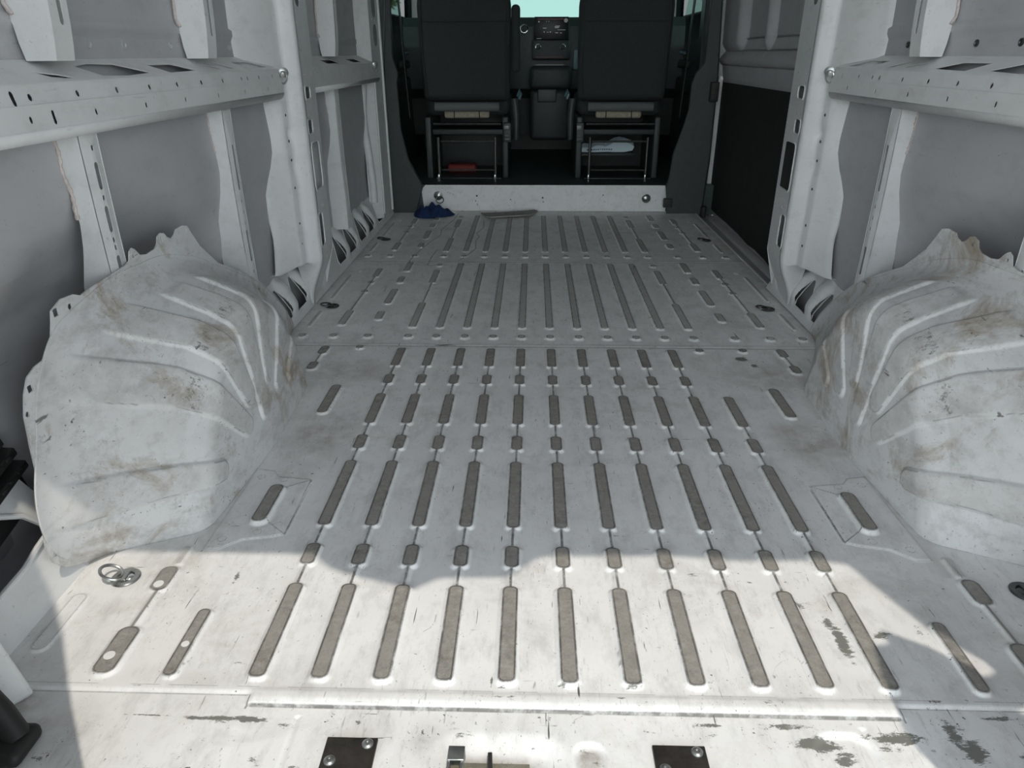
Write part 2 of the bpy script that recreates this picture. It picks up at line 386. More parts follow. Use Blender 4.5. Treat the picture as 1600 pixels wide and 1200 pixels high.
# corner reinforcement plates; edge shadow and triangle creases painted as dark lines
for s in (-1, 1):
    pl = [(.668, 1.325), (.628, 1.318), (.612, 1.296), (.535, 1.285), (.532, 1.268), (.532, 1.095), (.56, 1.085), (.61, 1.075), (.645, 1.045), (.672, 1.045)]
    pl = [(s*a, b) for a, b in pl]; ins = inpoly(np.stack([X, Y], -1), pl)
    i0, i1 = np.searchsorted(xs, sorted([s*.50, s*.69])); j0, j1 = np.searchsorted(ys, [1.02, 1.35]); sl = (slice(i0, i1), slice(j0, j1))
    dmin = np.full(X[sl].shape, 9.)
    for i in range(len(pl)):
        ax_, ay = pl[i]; bx, by = pl[(i+1) % len(pl)]; L2 = (bx-ax_)**2+(by-ay)**2
        t = np.clip(((X[sl]-ax_)*(bx-ax_)+(Y[sl]-ay)*(by-ay))/L2, 0, 1); dmin = np.minimum(dmin, np.hypot(X[sl]-ax_-t*(bx-ax_), Y[sl]-ay-t*(by-ay)))
    ins_s = ins[sl]; Z[sl] += .0022*ss(-.002, .002, np.where(ins_s, dmin, -dmin)); ED[sl] = np.maximum(ED[sl], .6*np.exp(-(dmin/.0013)**2))
    for (p, q) in (((.586, 1.252), (.536, 1.283)), ((.583, 1.135), (.534, 1.093)), ((.536, 1.283), (.534, 1.093))):
        ax_, ay, bx, by = s*p[0], p[1], s*q[0], q[1]; L2 = (bx-ax_)**2+(by-ay)**2
        t = np.clip(((X[sl]-ax_)*(bx-ax_)+(Y[sl]-ay)*(by-ay))/L2, 0, 1); d = np.hypot(X[sl]-ax_-t*(bx-ax_), Y[sl]-ay-t*(by-ay))
        ED[sl] = np.maximum(ED[sl], .9*np.exp(-(d/.0016)**2))
    for (cx, cy) in ((.648, 1.292), (.595, 1.283), (.648, 1.075), (.588, 1.098)):
        d = np.hypot(X[sl]-s*cx, Y[sl]-cy); ED[sl] = np.maximum(ED[sl], .7*np.exp(-((d-.008)/.0013)**2))
# rear sill: raised lip, step down, latch trough, side trough
lipx = 1-ss(.455, .470, np.abs(X))
Z += .0025*ss(.762, .752, Y)*ss(.700, .708, Y)*lipx*0
step = ss(.7085, .7045, Y)
Z -= .005*step*lipx + .003*ss(.730, .722, Y)*(1-lipx)
Z += .0022*np.exp(-((Y-.722)/.010)**4)*lipx
ED = np.maximum(ED, 1.0*np.exp(-((Y-.7055)/.0026)**2)*lipx); ED = np.maximum(ED, .6*np.exp(-((Y-.735)/.0014)**2)*(.5+.5*(np.sin(X*31)+np.sin(X*77) > -.5)))
ED = np.maximum(ED, .7*np.exp(-((Y-.722)/.0016)**2)*(1-lipx))
ED = np.maximum(ED, .8*np.exp(-((np.abs(X)-.464)/.0018)**2)*(Y < .722)*(Y > .70))
def rr_s(cx, cy, w, h, r):
    px = np.abs(X-cx)-(w/2-r); py = np.abs(Y-cy)-(h/2-r)
    return np.hypot(np.maximum(px, 0), np.maximum(py, 0))+np.minimum(np.maximum(px, py), 0)-r
d = rr_s(-.10, .575, .17, .165, .035); Z -= .013*(1-ss(-.030, .016, d)); ST = np.maximum(ST, 1.0*(1-ss(-.03, -.008, d)))
d = rr_s(.022, .60, .038, .11, .016); Z -= .008*(1-ss(-.006, .006, d)); ST = np.maximum(ST, 1.3*(1-ss(-.010, .004, d)))
for cx in (-.385, .30, .40): Z -= .003*(1-ss(.0, .006, np.abs(X-cx)))*(Y < .69)
d = rr_s(.365, .60, .08, .16, .03); Z -= .005*(1-ss(-.006, .006, d))
# worn patches (places copied from the photo)
def blob(x, y, rx, ry, a=1.): 
    global CH
    CH = np.maximum(CH, a*np.exp(-(((X-x)/rx)**2+((Y-y)/ry)**2)))
for _ in range(130): blob(RNG.uniform(-.8, .8), RNG.choice([RNG.uniform(.56, .70), RNG.uniform(.60, 1.0)]), RNG.uniform(.003, .018), RNG.uniform(.002, .009), RNG.uniform(.25, .6))
for b in ((.432, .845, .012, .040), (.425, .885, .010, .020, .8), (.385, .925, .03, .012, .7), (.19, .69, .02, .004, .9), (.33, .665, .035, .012, .95), (.36, .64, .02, .02, .8), (.30, .69, .05, .006, .7), (.44, .675, .04, .012, .9),
          (-.50, .683, .055, .004, 1.), (-.60, .685, .05, .002, .8), (-.45, .683, .03, .005, 1.), (-.58, .97, .006, .03, .7), (.60, .71, .03, .004, .8), (.52, .68, .012, .03, .8), (.535, .655, .02, .02, .9), (.70, .71, .05, .008, .8),
          (.575, 1.98, .022, .02, 1.), (.60, 1.93, .012, .015, .9), (-.34, 2.075, .035, .006, 1.), (.50, .86, .02, .01, .8), (.09, .745, .012, .003, .9), (-.115, .752, .002, .014, .9), (-.10, .743, .012, .002, .9), (-.01, .745, .012, .008, .55), (.565, .87, .008, .02, .5), (-.11, .725, .03, .003, .7)):
    blob(*b)
def stain(x, y, rx, ry, a=1.):
    global ST
    ST = np.maximum(ST, a*np.exp(-(((X-x)/rx)**2+((Y-y)/ry)**2)))
for b in ((-.57, 1.48, .09, .12, .9), (.60, 1.48, .08, .12, .95), (-.60, 1.88, .12, .08, .75), (.62, 1.85, .12, .10, .75), (.0, 1.75, .55, .5, .16), (-.52, .80, .05, .05, .35), (-.18, 1.60, .02, .018, 1.2), (.05, 1.30, .4, .3, .12), (-.75, 1.0, .08, .05, .6),
          (-.45, .75, .2, .03, .4), (.45, .75, .2, .03, .35), (.6, .95, .08, .06, .4), (0, 3.5, .9, .6, .10), (0, 2.6, .9, .5, .08), (-.70, .66, .06, .05, .5), (-.775, .70, .03, .025, 1.1), (-.74, .66, .035, .03, .9), (-.20, .655, .03, .03, .7), (.62, 2.3, .15, .1, .4)): stain(*b)
for s in (-1, 1):
    ST = np.maximum(ST, .75*np.exp(-((X-s*.875)/.035)**2)*(Y > 2.0)); ST = np.maximum(ST, .4*np.exp(-((X-s*.68)/.02)**2)*(Y > 1.0)*(Y < 2.0))
ST = np.maximum(ST, .8*np.exp(-((Y-4.19)/.035)**2))
# long scratches: fine dark meandering lines
def scratchline(pts, w=.0014, a=.9):
    for (p, q) in zip(pts[:-1], pts[1:]):
        i0, i1 = np.searchsorted(xs, [min(p[0], q[0])-.008, max(p[0], q[0])+.008]); j0, j1 = np.searchsorted(ys, [min(p[1], q[1])-.008, max(p[1], q[1])+.008]); sl = (slice(i0, i1), slice(j0, j1))
        L2 = (q[0]-p[0])**2+(q[1]-p[1])**2+1e-9; t = np.clip(((X[sl]-p[0])*(q[0]-p[0])+(Y[sl]-p[1])*(q[1]-p[1]))/L2, 0, 1)
        d = np.hypot(X[sl]-p[0]-t*(q[0]-p[0]), Y[sl]-p[1]-t*(q[1]-p[1])); ED[sl] = np.maximum(ED[sl], a*np.exp(-(d/w)**2))
scratchline([(-.49, 4.12), (-.50, 3.95), (-.54, 3.7), (-.53, 3.58), (-.57, 3.4), (-.60, 3.2), (-.61, 3.08), (-.60, 3.02), (-.52, 3.01), (-.52, 3.16), (-.51, 3.28)], .0035, .8)
scratchline([(-.33, 3.93), (-.32, 3.75), (-.35, 3.62), (-.33, 3.55), (-.34, 3.45), (-.33, 3.30), (-.36, 3.18), (-.39, 3.08)], .0035, .8)
scratchline([(-.60, 3.02), (-.55, 3.05), (-.50, 3.0), (-.46, 3.03), (-.38, 2.99), (-.33, 3.03)], .004, .7)
for _ in range(300):
    x0 = RNG.uniform(-.62, .62); y0 = RNG.uniform(.56, 2.2); a = RNG.normal(PI/2, .5); L = RNG.uniform(.01, .05); c = RNG.normal(0, .4)
    scratchline([(x0+L*t*math.cos(a+c*t), y0+L*t*math.sin(a+c*t)) for t in np.linspace(0, 1, 4)], .0011, RNG.uniform(.3, .7))
GR = np.where(Y > 2.064, np.minimum(GR, .54), GR)
P = np.stack([X, Y, Z], -1)
me = gridmesh(P); addattr(me, 'grime', GR); addattr(me, 'edge', ED); addattr(me, 'chip', CH); addattr(me, 'stain', ST)
struct(link('floor', me, M_FLOOR))
# rough underside so no light leaks
struct(MB().box((-1.0, .45, -.10), (1.0, 4.2, -.04)).build('floor', M_WALL))
struct(MB().box((-1.0, 4.2, -.02), (1.0, 6.2, .146)).build('floor', M_MAT))

# ================================================================= SIDE WALLS
ZS = [-.05, .12, .20, .30, .42, .50, .55, .60, .72, .83, .872, .882, .887, .900, .906, 1.2, 1.6, 1.90]
XSk = [.935, .935, .938, .940, .935, .915, .908, .910, .918, .930, .932, .928, .926, .926, .934, .925, .88, .80]
def skx(z, y=None):
    x = np.interp(z, ZS, XSk)
    return x
def wallskin(s, y0, y1):
    yy = np.linspace(y0, y1, int((y1-y0)/.03)+2); zz = np.unique(np.concatenate([np.array(ZS), np.linspace(-.05, 1.9, 90)]))
    YY, ZZ = np.meshgrid(yy, zz, indexing='ij'); XX = np.interp(ZZ, ZS, XSk)
    arc = np.hypot(YY-1.42, ZZ)       # outer wing bulges out round the wheel
    XX = XX + .05*ss(.64, .46, arc) + .06*ss(1.08, 1.0, YY)*ss(.36, .26, ZZ)*(ZZ > .0)
    XX = XX + .0015*np.sin(YY*5+ZZ*3)
    return np.stack([s*XX, YY, ZZ], -1)
def thick_grid(P, n):
    return P
for s, nm in ((-1, 'wall_left'), (1, 'wall_right')):
    y1 = 4.15 if s < 0 else 2.72
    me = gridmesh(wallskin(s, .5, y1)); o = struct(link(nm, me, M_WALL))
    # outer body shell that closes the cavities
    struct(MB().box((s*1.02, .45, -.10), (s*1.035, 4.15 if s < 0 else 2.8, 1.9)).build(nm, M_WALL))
struct(MB().box((-1.03, REAR_Y, 1.88), (1.03, 6.0, 1.92)).build('ceiling', M_CEIL))
# rear frame of the load bay: unseen, its opening shaped to cast the sunlit patch
# outline of the opening: given by where its sunlit patch ends on the floor, followed back along the sunlight
patch = [(-.60, .545), (-.638, .600), (-.714, .698), (-.812, .837), (-.917, .965), (-.985, 1.064), (-.518, 1.066), (-.460, 1.063), (-.420, 1.027), (-.371, 1.008), (-.261, .976), (-.220, 1.006), (-.092, 1.012), (-.058, 1.054), (-.034, 1.070), (.196, 1.078),
         (.322, 1.066), (.467, 1.071), (.515, 1.062), (.536, 1.01), (.583, .901), (.632, .841), (.646, .797), (.618, .780), (.563, .839), (.504, .874), (.506, .844), (.473, .836), (.460, .774), (.458, .718), (.461, .687), (.483, .63), (.515, .545)]
back = lambda x, y: (x+.412*(y-REAR_Y), (y-REAR_Y)/SUN_Y*ROOF)
fr = [back(*q) for q in patch]; fr = [(fr[0][0], -.02)]+fr+[(fr[-1][0], -.02)]
spot = [back(*q) for q in ((.585, .760), (.620, .745), (.66, .765), (.70, .74), (.66, .70), (.628, .722), (.60, .748))]  # extra hole shaped to throw a small lit spot on the floor
sheet('wall_rear', [[(-1.03, -.10), (1.03, -.10), (1.03, 1.92), (-1.03, 1.92)], fr, spot], lambda u, v, w: (u, REAR_Y-w, v), .03, M_CEIL)
struct(bpy.data.objects['wall_rear'])

# ================================================================= RAILS
def rail(s, y0, y1, holes_up, holes_lo, ledge, label, rear_open=False):
    t = thing('side_rail', (s*.86, (y0+y1)/2, .735), label, 'rail', 'waist rails along the walls')
    face = [(y0, .768), (y1, .768), (y1, .799), (y0, .799)]
    hs = [circ(y, .7785, .0056, 10) if w < 2 else rrect(y, .7785, .010, .022, .005) for y, w in holes_up]
    mb = MB(); sheet_mb(mb, [face]+hs, lambda u, v, w: (s*(.853+.0065*(v-.768)/.031+w), u, v), .0015)
    face2 = [(y0, .730), (y1, .730), (y1, .768), (y0, .768)]
    hs2 = [rrect(y, .7465, .008 if w < 2 else .009, .011 if w < 2 else .022, .004) for y, w in holes_lo]
    sheet_mb(mb, [face2]+hs2, lambda u, v, w: (s*(.8475+.0030*(v-.730)/.038+w), u, v), .0015)
    link('rail_face', mesh(mb.v, mb.f, True, 12), M_RIB, t, smooth=False)
    top = [(y0, .858), (y1, .858), (y1, .928), (y0, .928)]
    sheet('rail_ledge', [top]+ledge, lambda u, v, w: (s*v, u, .798+.034*(v-.858)/.070-w), .0015, M_RIB, t)
    mb = MB(); n = 7
    for k in range(n-1):      # rolled lower lip, then a flat flange back to the skin
        a0, a1 = PI/2*k/(n-1), PI/2*(k+1)/(n-1)
        p = [(.848+.020*(1-math.cos(a)), .730-.020*math.sin(a)) for a in (a0, a1)]
        mb.add([(s*p[0][0], y0, p[0][1]), (s*p[0][0], y1, p[0][1]), (s*p[1][0], y1, p[1][1]), (s*p[1][0], y0, p[1][1])], [(0, 1, 2, 3)])
    mb.add([(s*.868, y0, .710), (s*.868, y1, .710), (s*.918, y1, .702), (s*.918, y0, .702)], [(0, 1, 2, 3)])
    bmx = mesh(mb.v, mb.f, False, 0); bm = bmesh.new(); bm.from_mesh(bmx); bmesh.ops.remove_doubles(bm, verts=bm.verts, dist=.0002); bm.to_mesh(bmx); bm.free()
    o = link('rail_lip', bmx, M_RIB, t); md = o.modifiers.new('s', 'SOLIDIFY'); md.thickness = .0015
    return t
HU = [(1.135, 2), (1.175, 1), (1.303, 1), (1.431, 1), (1.557, 1), (1.682, 1), (1.808, 1), (1.935, 1), (2.064, 1), (2.107, 1), (2.195, 1), (2.31, 1)]
HL = [(1.154, 1), (1.213, 2), (1.336, 1), (1.517, 1), (1.697, 1), (1.879, 1), (2.059, 1), (2.243, 1)]
def tri(*p): return list(p)
LEDGE = [[(1.245, .892), (1.30, .880), (1.33, .868), (1.30, .868), (1.27, .874)], [(1.39, .905), (1.45, .913), (1.53, .908), (1.61, .872), (1.50, .866), (1.42, .870)],
         [(1.65, .902), (1.76, .902), (1.83, .872), (1.69, .868)], [(1.90, .90), (1.915, .90), (1.985, .872), (1.96, .872)], [(1.99, .90), (2.01, .90), (2.07, .872), (2.04, .872)], [(2.12, .902), (2.24, .902), (2.32, .870), (2.17, .868)]]
rail(-1, .56, 2.375, HU+[(1.0, 1), (.88, 1)], HL, LEDGE, 'long perforated white waist rail on the left wall, behind the left pillar')
rail(1, .56, 2.375, HU+[(1.0, 1), (.88, 1)], HL, LEDGE, 'long perforated white waist rail along the right wall')
rail(-1, 2.72, 3.90, [(2.80, 1), (2.95, 1), (3.3, 1), (3.45, 1), (3.6, 1)], [(2.85, 1), (3.4, 1)], [[(3.0, .90), (3.16, .90), (3.2, .872), (3.02, .872)], [(3.42, .90), (3.58, .90), (3.62, .872), (3.46, .872)]],
     'short white rail section on the left wall, between pillar and cab')

# ================================================================= RIBS
def rib(s, y, z0, z1, label, grp, upper=False, long_slots=(), dots=(), w=.052, seal=None, kink=.0):
    """hat-section rib: flank that faces the rear doors, pierced inward face, front flank"""
    t = thing('wall_rib', (s*.868, y, z0), label, 'wall rib', grp)
    zz = np.linspace(z0, z1, 40)
    def xin(z):
        if not upper: return .868+.002*math.sin((z-.3)*7)
        if upper: return .838+.030*(1-min(1, (z-z0)/.09))*0+.0*z + (.055 if False else 0) - .02*max(0, 0) + .018*(1 if z > 9 else 0)
        return .869+.004*math.sin((z-.3)*7)
    def xout(z): return float(skx(z))+.004
    def yoff(z): return 0.
    wz = lambda z: w*(1.+(.25*math.exp(-((z-z0)/.05)**2) if not upper else 0))
    loop = [(-.5, z) for z in zz]+[(.5, z) for z in zz[::-1]]
    hs = []
    for (a, b) in long_slots: hs.append([(p/w*1.0, q) for p, q in rrect(0, (a+b)/2, .013, b-a, .0064, 4)])
    for dd in dots: hs.append([(p/w, q) for p, q in rrect(0, dd, .007, .010, .003, 3)])
    mb = MB(); sheet_mb(mb, [loop]+hs, lambda u, v, ww: (s*(xin(v)+ww+.004*(abs(u) > .49)), y+w/2+u*wz(v), v), .0013)
    link('rib_face', mesh(mb.v, mb.f, True, 30), M_RIB, t, smooth=False)
    fl = MB()
    # rear flank, wavy outer edge meets the skin
    o_ = lambda z: xout(z)-.002
    lo = [(xin(z)+.003, z) for z in zz]+[(o_(z), z) for z in zz[::-1]]
    sheet_mb(fl, [lo], lambda u, v, ww: (s*u, y-(wz(v)-w)*.5+ww, v), .0013)
    sheet_mb(fl, [lo], lambda u, v, ww: (s*u, y+w+(wz(v)-w)*.5-ww, v), .0013)
    link('rib_flank', mesh(fl.v, fl.f, True, 30), M_RIB, t, smooth=False)
    if seal:
        sb = MB(); z_a, z_b = seal
        sb.tube([(s*(xout(z)-.004+.0015*math.sin(z*90)), y-.004-.002*math.sin(z*61), z) for z in np.linspace(z_a, z_b, 26)], [.0035+.0012*math.sin(i*2.1) for i in range(26)], 6)
        sb.build('seam_sealant', M_SEAL, t)
    if not upper: MB().box((s*.871, y+.036, z1-.004), (s*.90, y+w-.001, z1+.006), 0).build('gap_shade', M_RUB, t)  # dark box stands in for the shaded gap under the rail
    # small top tabs
    tb = MB(); 
    if not upper:
        tb.box((s*.872, y+.004, z1-.004), (s*.885, y+.030, z1+.010)); tb.build('mounting_tab', M_RIB, t)
    return t
G1 = 'lower wall ribs'; G2 = 'upper wall ribs'
rib(-1, 1.300, .12, .722, 'white pierced rib low on the left wall, behind the left wheel arch', G1, long_slots=[(.61, .66), (.53, .58), (.435, .485)], dots=[.685, .595, .515, .50, .42], seal=(.56, .70), w=.058)
rib(-1, 1.94, .14, .722, 'white long-slotted rib low on the left wall, second from the rear', G1, long_slots=[(.50, .62), (.30, .39), (.16, .24)], dots=[.47, .44, .41, .27], seal=(.60, .70))
rib(1, 1.300, .12, .722, 'white lower rib at the right edge of the picture, beyond the right wheel arch', G1, long_slots=[(.61, .66), (.53, .58)], dots=[.485, .46], seal=(.6, .7), w=.058)
rib(1, 1.94, .14, .722, 'white long-slotted rib low on the right wall, nearest the right pillar', G1, long_slots=[(.50, .62), (.27, .35)], dots=[.46, .43, .40, .24], seal=(.60, .70))
rib(-1, 3.08, .14, .735, 'narrow white lower rib on the left wall, between left pillar and cab', G1, long_slots=[(.22, .60)], dots=[], seal=(.58, .71), w=.060)
def urib(s, y, label, slots_, w=.052):
    t = thing('wall_rib', (s*.85, y, .828), label, 'wall rib', G2)
    zz = np.linspace(.830, 1.88, 40)
    xin = lambda z: float(np.interp(z, [.83, .87, .93, 1.2, 1.6, 1.9], [.866, .860, .856, .850, .805, .73]))
    loop = [(-.5, z) for z in zz]+[(.5, z) for z in zz[::-1]]
    hs = [[(p/w, q) for p, q in rrect(.004, (a+b)/2, .012, b-a, .006, 4)] for a, b in slots_]
    sheet('rib_face', [loop]+hs, lambda u, v, ww: (s*(xin(v)+ww), y+w/2+u*w, v), .0013, M_RIB, t)
    lo = [(xin(z)+.0015, z) for z in zz]+[(float(skx(z))-.002-.012*math.exp(-((z-.84)/.02)**2), z) for z in zz[::-1]]
    mb = MB(); sheet_mb(mb, [lo], lambda u, v, ww: (s*u, y+ww, v), .0013); sheet_mb(mb, [lo], lambda u, v, ww: (s*u, y+w-ww, v), .0013)
    link('rib_flank', mesh(mb.v, mb.f, True, 30), M_RIB, t, smooth=False)
    sb = MB(); sb.tube([(s*(float(skx(z))-.006+.001*math.sin(z*90)), y-.004, z) for z in np.linspace(.90, 1.2, 20)], .0035, 6); sb.build('seam_sealant', M_SEAL, t)
urib(-1, 1.285, 'white rib rising from the left rail, nearest the rear', [(.885, 1.05)])
urib(-1, 1.895, 'white rib rising from the left rail, just before the left pillar', [(.88, 1.10)])
urib(-1, 3.12, 'white rib rising from the short rail, between left pillar and cab', [(.88, 1.10)])
urib(1, 1.895, 'white rib rising from the right waist rail', [(.88, 1.10)])

# fixing holes pressed into the strip over the rails
for s in (-1, 1):
    for y in (1.47, 1.62, 1.78, 2.10, 2.26) if s > 0 else (1.50, 1.63, 1.84, 2.03, 2.2):
        mb = MB(); x = float(skx(.855))
        mb.lathe([(.0005, -.002), (.007, -.002), (.008, .0), (.008, .003), (.006, .003), (.005, .001), (.0005, .001)], (s*(x-.001), y, .858), (-s, 0, 0), 12)
        tag(mb.build('fastener', M_DSTEEL if s > 0 else M_WALL), 'small round %s fastener just above the %s waist rail, %s from the rear' % (*(('dark', 'right') if s > 0 else ('white', 'left')), {1.47: 'nearest', 1.50: 'nearest', 1.62: 'second nearest', 1.63: 'second nearest', 1.78: 'middle', 1.84: 'middle', 2.10: 'second last', 2.03: 'second last'}.get(y, 'last')), 'fastener', 'fasteners above the %s rail' % ('right' if s > 0 else 'left'))

# ================================================================= PILLARS
foot = lambda z: .050*float(ss(.19, .02, z))
def cpillar(s, label):
    t = thing('side_pillar', (s*.86, 2.45, 0), label, 'pillar', 'broad pillars at the middle of the side walls')
    zz = np.linspace(.004, 1.88, 230)
    P = []
    for z in zz:
        bow = foot(z)
        wob = .010*math.exp(-((z-.60)/.022)**2)+.006*math.exp(-((z-.50)/.03)**2)
        lean = max(0, z-1.1)*.12
        top = float(ss(.70, .745, z))          # above the rail the rear face is wide and smooth
        ysk = 2.33+.035*float(ss(.45, .6, z))*(1-top)+.05*math.exp(-((z-.33)/.12)**2)*0-.06*float(ss(.30, .16, z))-.10*float(ss(.735, .78, z))
        sec = [(.940, ysk-.003), (.932, ysk), (.915, ysk+.012), (.885-.006*top, 2.385-.02*top), (.873, 2.392-.01*top), (.867, 2.400), (.864+wob, 2.426), (.860+wob, 2.433), (.852+wob, 2.437), (.822, 2.446), (.816, 2.453), (.8145, 2.463), (.815, 2.475)]
        P.append([(s*(x-lean+bow-max(0, x-.86)*.25*float(ss(.36, .17, z))), y, max(z, .165 if x > .842 else .004)) for x, y in sec])
    # smooth the section
    P = np.array(P); me_ = gridmesh(P); o = link('pillar_rear_face', me_, M_RIB, t); md = o.modifiers.new('s', 'SOLIDIFY'); md.thickness = .0015
    loop = [(2.475, z) for z in np.linspace(.004, 1.88, 60)]+[(2.655, z) for z in np.linspace(1.88, .004, 60)]
    hs = [rrect(2.528, .722, .070, .038, .014), rrect(2.510, .617, .064, .042, .014), rrect(2.548, .485, .115, .155, .020), rrect(2.505, .270, .060, .112, .016), rrect(2.53, 1.02, .06, .09, .03),
          circ(2.50, .655, .004), circ(2.55, .655, .004), circ(2.51, .780, .004), circ(2.60, .780, .004), circ(2.51, .85, .005), rrect(2.52, .635, .008, .012, .003), rrect(2.545, .345, .006, .012, .002), rrect(2.565, .345, .006, .012, .002), circ(2.55, .16, .004)]
    mb = MB()
    sheet_mb(mb, [loop]+hs, lambda u, v, w: (s*(.815+.012*(u-2.475)/.18-max(0, v-1.1)*.12+foot(v)+w), u, v), .0015, inner=[(y, z) for z in np.linspace(.03, .2, 8) for y in (2.48, 2.56, 2.65)])
    for h in hs[:4]:      # pressed rims
        pass
    link('pillar_inner_face', mesh(mb.v, mb.f, True, 30), M_RIB, t, smooth=False)
    lo = [(.875, .004), (.827, .17), (.827, 1.1), (.73, 1.88), (.93, 1.88), (.935, .004)]
    sheet('pillar_front_face', [lo], lambda u, v, w: (s*u, 2.655-w+.03*(u-.827)/.1, v), .0015, M_RIB, t)
    rim = MB()
    for (cy, cz, w_, h_, r_) in ((2.528, .722, .070, .038, .014), (2.510, .617, .064, .042, .014), (2.548, .485, .115, .155, .020), (2.505, .270, .060, .112, .016)):
        rim.tube([(s*(.8145+.012*(a-2.475)/.18), a, b) for a, b in rrect(cy, cz, w_+.004, h_+.004, r_)], .0025, 6, closed=True)
    rim.build('hole_rim', M_RIB, t)
    hb = MB(); hb.box((s*.8925, 2.366, .188), (s*.8935, 2.40, .222), .0)
    # dark block standing in for a shaded square hole low on the rear face
    R = Matrix.Rotation(s*-.62, 3, 'Z'); hb = MB(); hb.box((s*.870, 2.385, .185), (s*.895, 2.389, .218), .002, R); hb.build('square_hole_shade', M_RUB, t)
    dots_ = MB()
    for (x, y, z) in ((.843, 2.438, .66), (.842, 2.438, .52), (.842, 2.438, .43), (.842, 2.438, .31), (.85, 2.434, .58), (.852, 2.433, .24)):
        dots_.lathe([(.0003, 0), (.0045, 0), (.0045, .0015), (.0003, .0015)], (s*.8645, 2.413, z), (-s, 0, 0), 8)
    dots_.build('small_hole_disc', M_RUB, t)  # dark discs standing in for small holes
    if s > 0:
        MB().box((.8205, 2.492, .409), (.8245, 2.604, .561), .001).build('black_cover', M_RUB, t)
    return t
cpillar(-1, 'broad white pillar with big oval holes in the left wall')
cpillar(1, 'broad white pillar in the right wall with a black cover in its hole')
# cavity behind the pillars stays painted sheet
# front left pillar strip with oval holes
t = thing('side_pillar', (-.87, 3.95, 0), 'slim white pillar with oval holes at the left, next to the black cab trim', 'pillar')
zz = np.linspace(.03, 1.88, 40)
loop = [(3.84, z) for z in zz]+[(4.10, z) for z in zz[::-1]]
hs = [rrect(3.97, 1.055, .10, .10, .035), rrect(3.97, .925, .10, .10, .035), circ(3.90, .995, .007), circ(3.96, .995, .009), circ(4.02, .995, .007), circ(3.88, .915, .006), circ(4.05, .60, .006), circ(4.04, .35, .005)]
sheet('pillar_inner_face', [loop]+hs, lambda u, v, w: (-(.868-max(0, v-1.1)*.12+w), u, v), .0015, M_RIB, t)
lo = [(.868, .03), (.868, .80), (.868, 1.1), (.775, 1.88), (.90, 1.88), (.93, 1.1), (.93, .03)]
sheet('pillar_rear_face', [lo], lambda u, v, w: (-u, 3.84+w-.05*(u-.868)/.06, v), .0015, M_RIB, t)
MB().tube([(-.868, 3.855, z) for z in np.linspace(.05, .72, 14)], .006, 8).tube([(-.866, 4.07, z) for z in np.linspace(.03, 1.1, 14)], .008, 8).build('pillar_bead', M_RIB, t)
MB().tube([(-.915+.008*math.sin(z*9), 3.80-.03*math.exp(-((z-.55)/.08)**2), z) for z in np.linspace(.12, .72, 24)], .020, 10).build('pillar_rear_bead', M_RIB, t)

# ================================================================= LOWER SIDE SILLS WITH POCKETS
def sill(s, y0, y1, pockets, label):
    """sloped panel from floor edge up to skin, pierced by fin-shaped pockets with domes between"""
    t = thing('side_sill', (s*.88, (y0+y1)/2, 0), label, 'sill panel', 'sloped sill panels along the floor edges')
    ny = int((y1-y0)/.0018); nv = 140
    yy = np.linspace(y0, y1, ny); vv = np.linspace(0, 1, nv); YY, V = np.meshgrid(yy, vv, indexing='ij')
    XX = np.interp(V, [0, .12, .75, 1], [.862, .870, .925, .940]); ZZ = np.interp(V, [0, .12, .75, 1], [.001, .016, .118, .158])
    keep = np.ones((ny, nv), bool)
    for y in pockets:
        # domes on the cab side of every pocket
        u = (YY-(y+.128))/.036; q = (V-.55)/.34; Dm = np.exp(-(np.abs(u)**3))*np.exp(-(q**4)); XX = XX-.022*Dm; ZZ = ZZ+.012*Dm
        poly = [(y-.022, .20), (y+.085, .19), (y+.100, .30), (y+.095, .52), (y+.082, .76), (y+.066, .76), (y+.024, .52), (y-.020, .28)]
        keep &= ~inpoly(np.stack([YY, V], -1), poly)
    k = keep[:-1, :-1] & keep[1:, :-1] & keep[1:, 1:] & keep[:-1, 1:]
    me_ = gridmesh(np.stack([s*XX, YY, ZZ], -1), k)
    o = link('sill_face', me_, M_RIB, t); md = o.modifiers.new('s', 'SOLIDIFY'); md.thickness = .002
    rim = MB()
    for y in pockets:
        poly = [(y-.022, .19), (y+.04, .185), (y+.088, .185), (y+.103, .30), (y+.098, .52), (y+.083, .78), (y+.064, .77), (y+.022, .53), (y-.022, .28)]
        rim.tube([(s*(np.interp(v, [0, .12, .75, 1], [.862, .870, .925, .940])-.001), yq, np.interp(v, [0, .12, .75, 1], [.001, .016, .118, .158])+.001) for yq, v in poly], .0018, 6, closed=True)
    rim.build('pocket_rim', M_RIB, t)
    return t
FP = [2.925, 3.112, 3.33, 3.505, 3.75, 3.905]
sill(-1, 2.70, 4.10, FP, 'row of six dark fin-shaped pockets along the left floor edge')
sill(-1, 2.05, 2.70, [2.165, 2.325, 2.53], 'dark fin-shaped pockets in the left floor edge between wheel arch and pillar')
sill(1, 2.05, 2.70, [2.165, 2.325, 2.51], 'dark pockets in the right floor edge below the pillar')
struct(MB().box((-.985, 2.0, -.04), (-.965, 4.1, .16)).build('trim_1', M_DARK))  # dark backing that supplies the shade inside the left pockets
struct(MB().box((.985, 2.0, -.04), (.965, 2.7, .16)).build('trim_2', M_DARK))  # same dark shade backing behind the right pockets

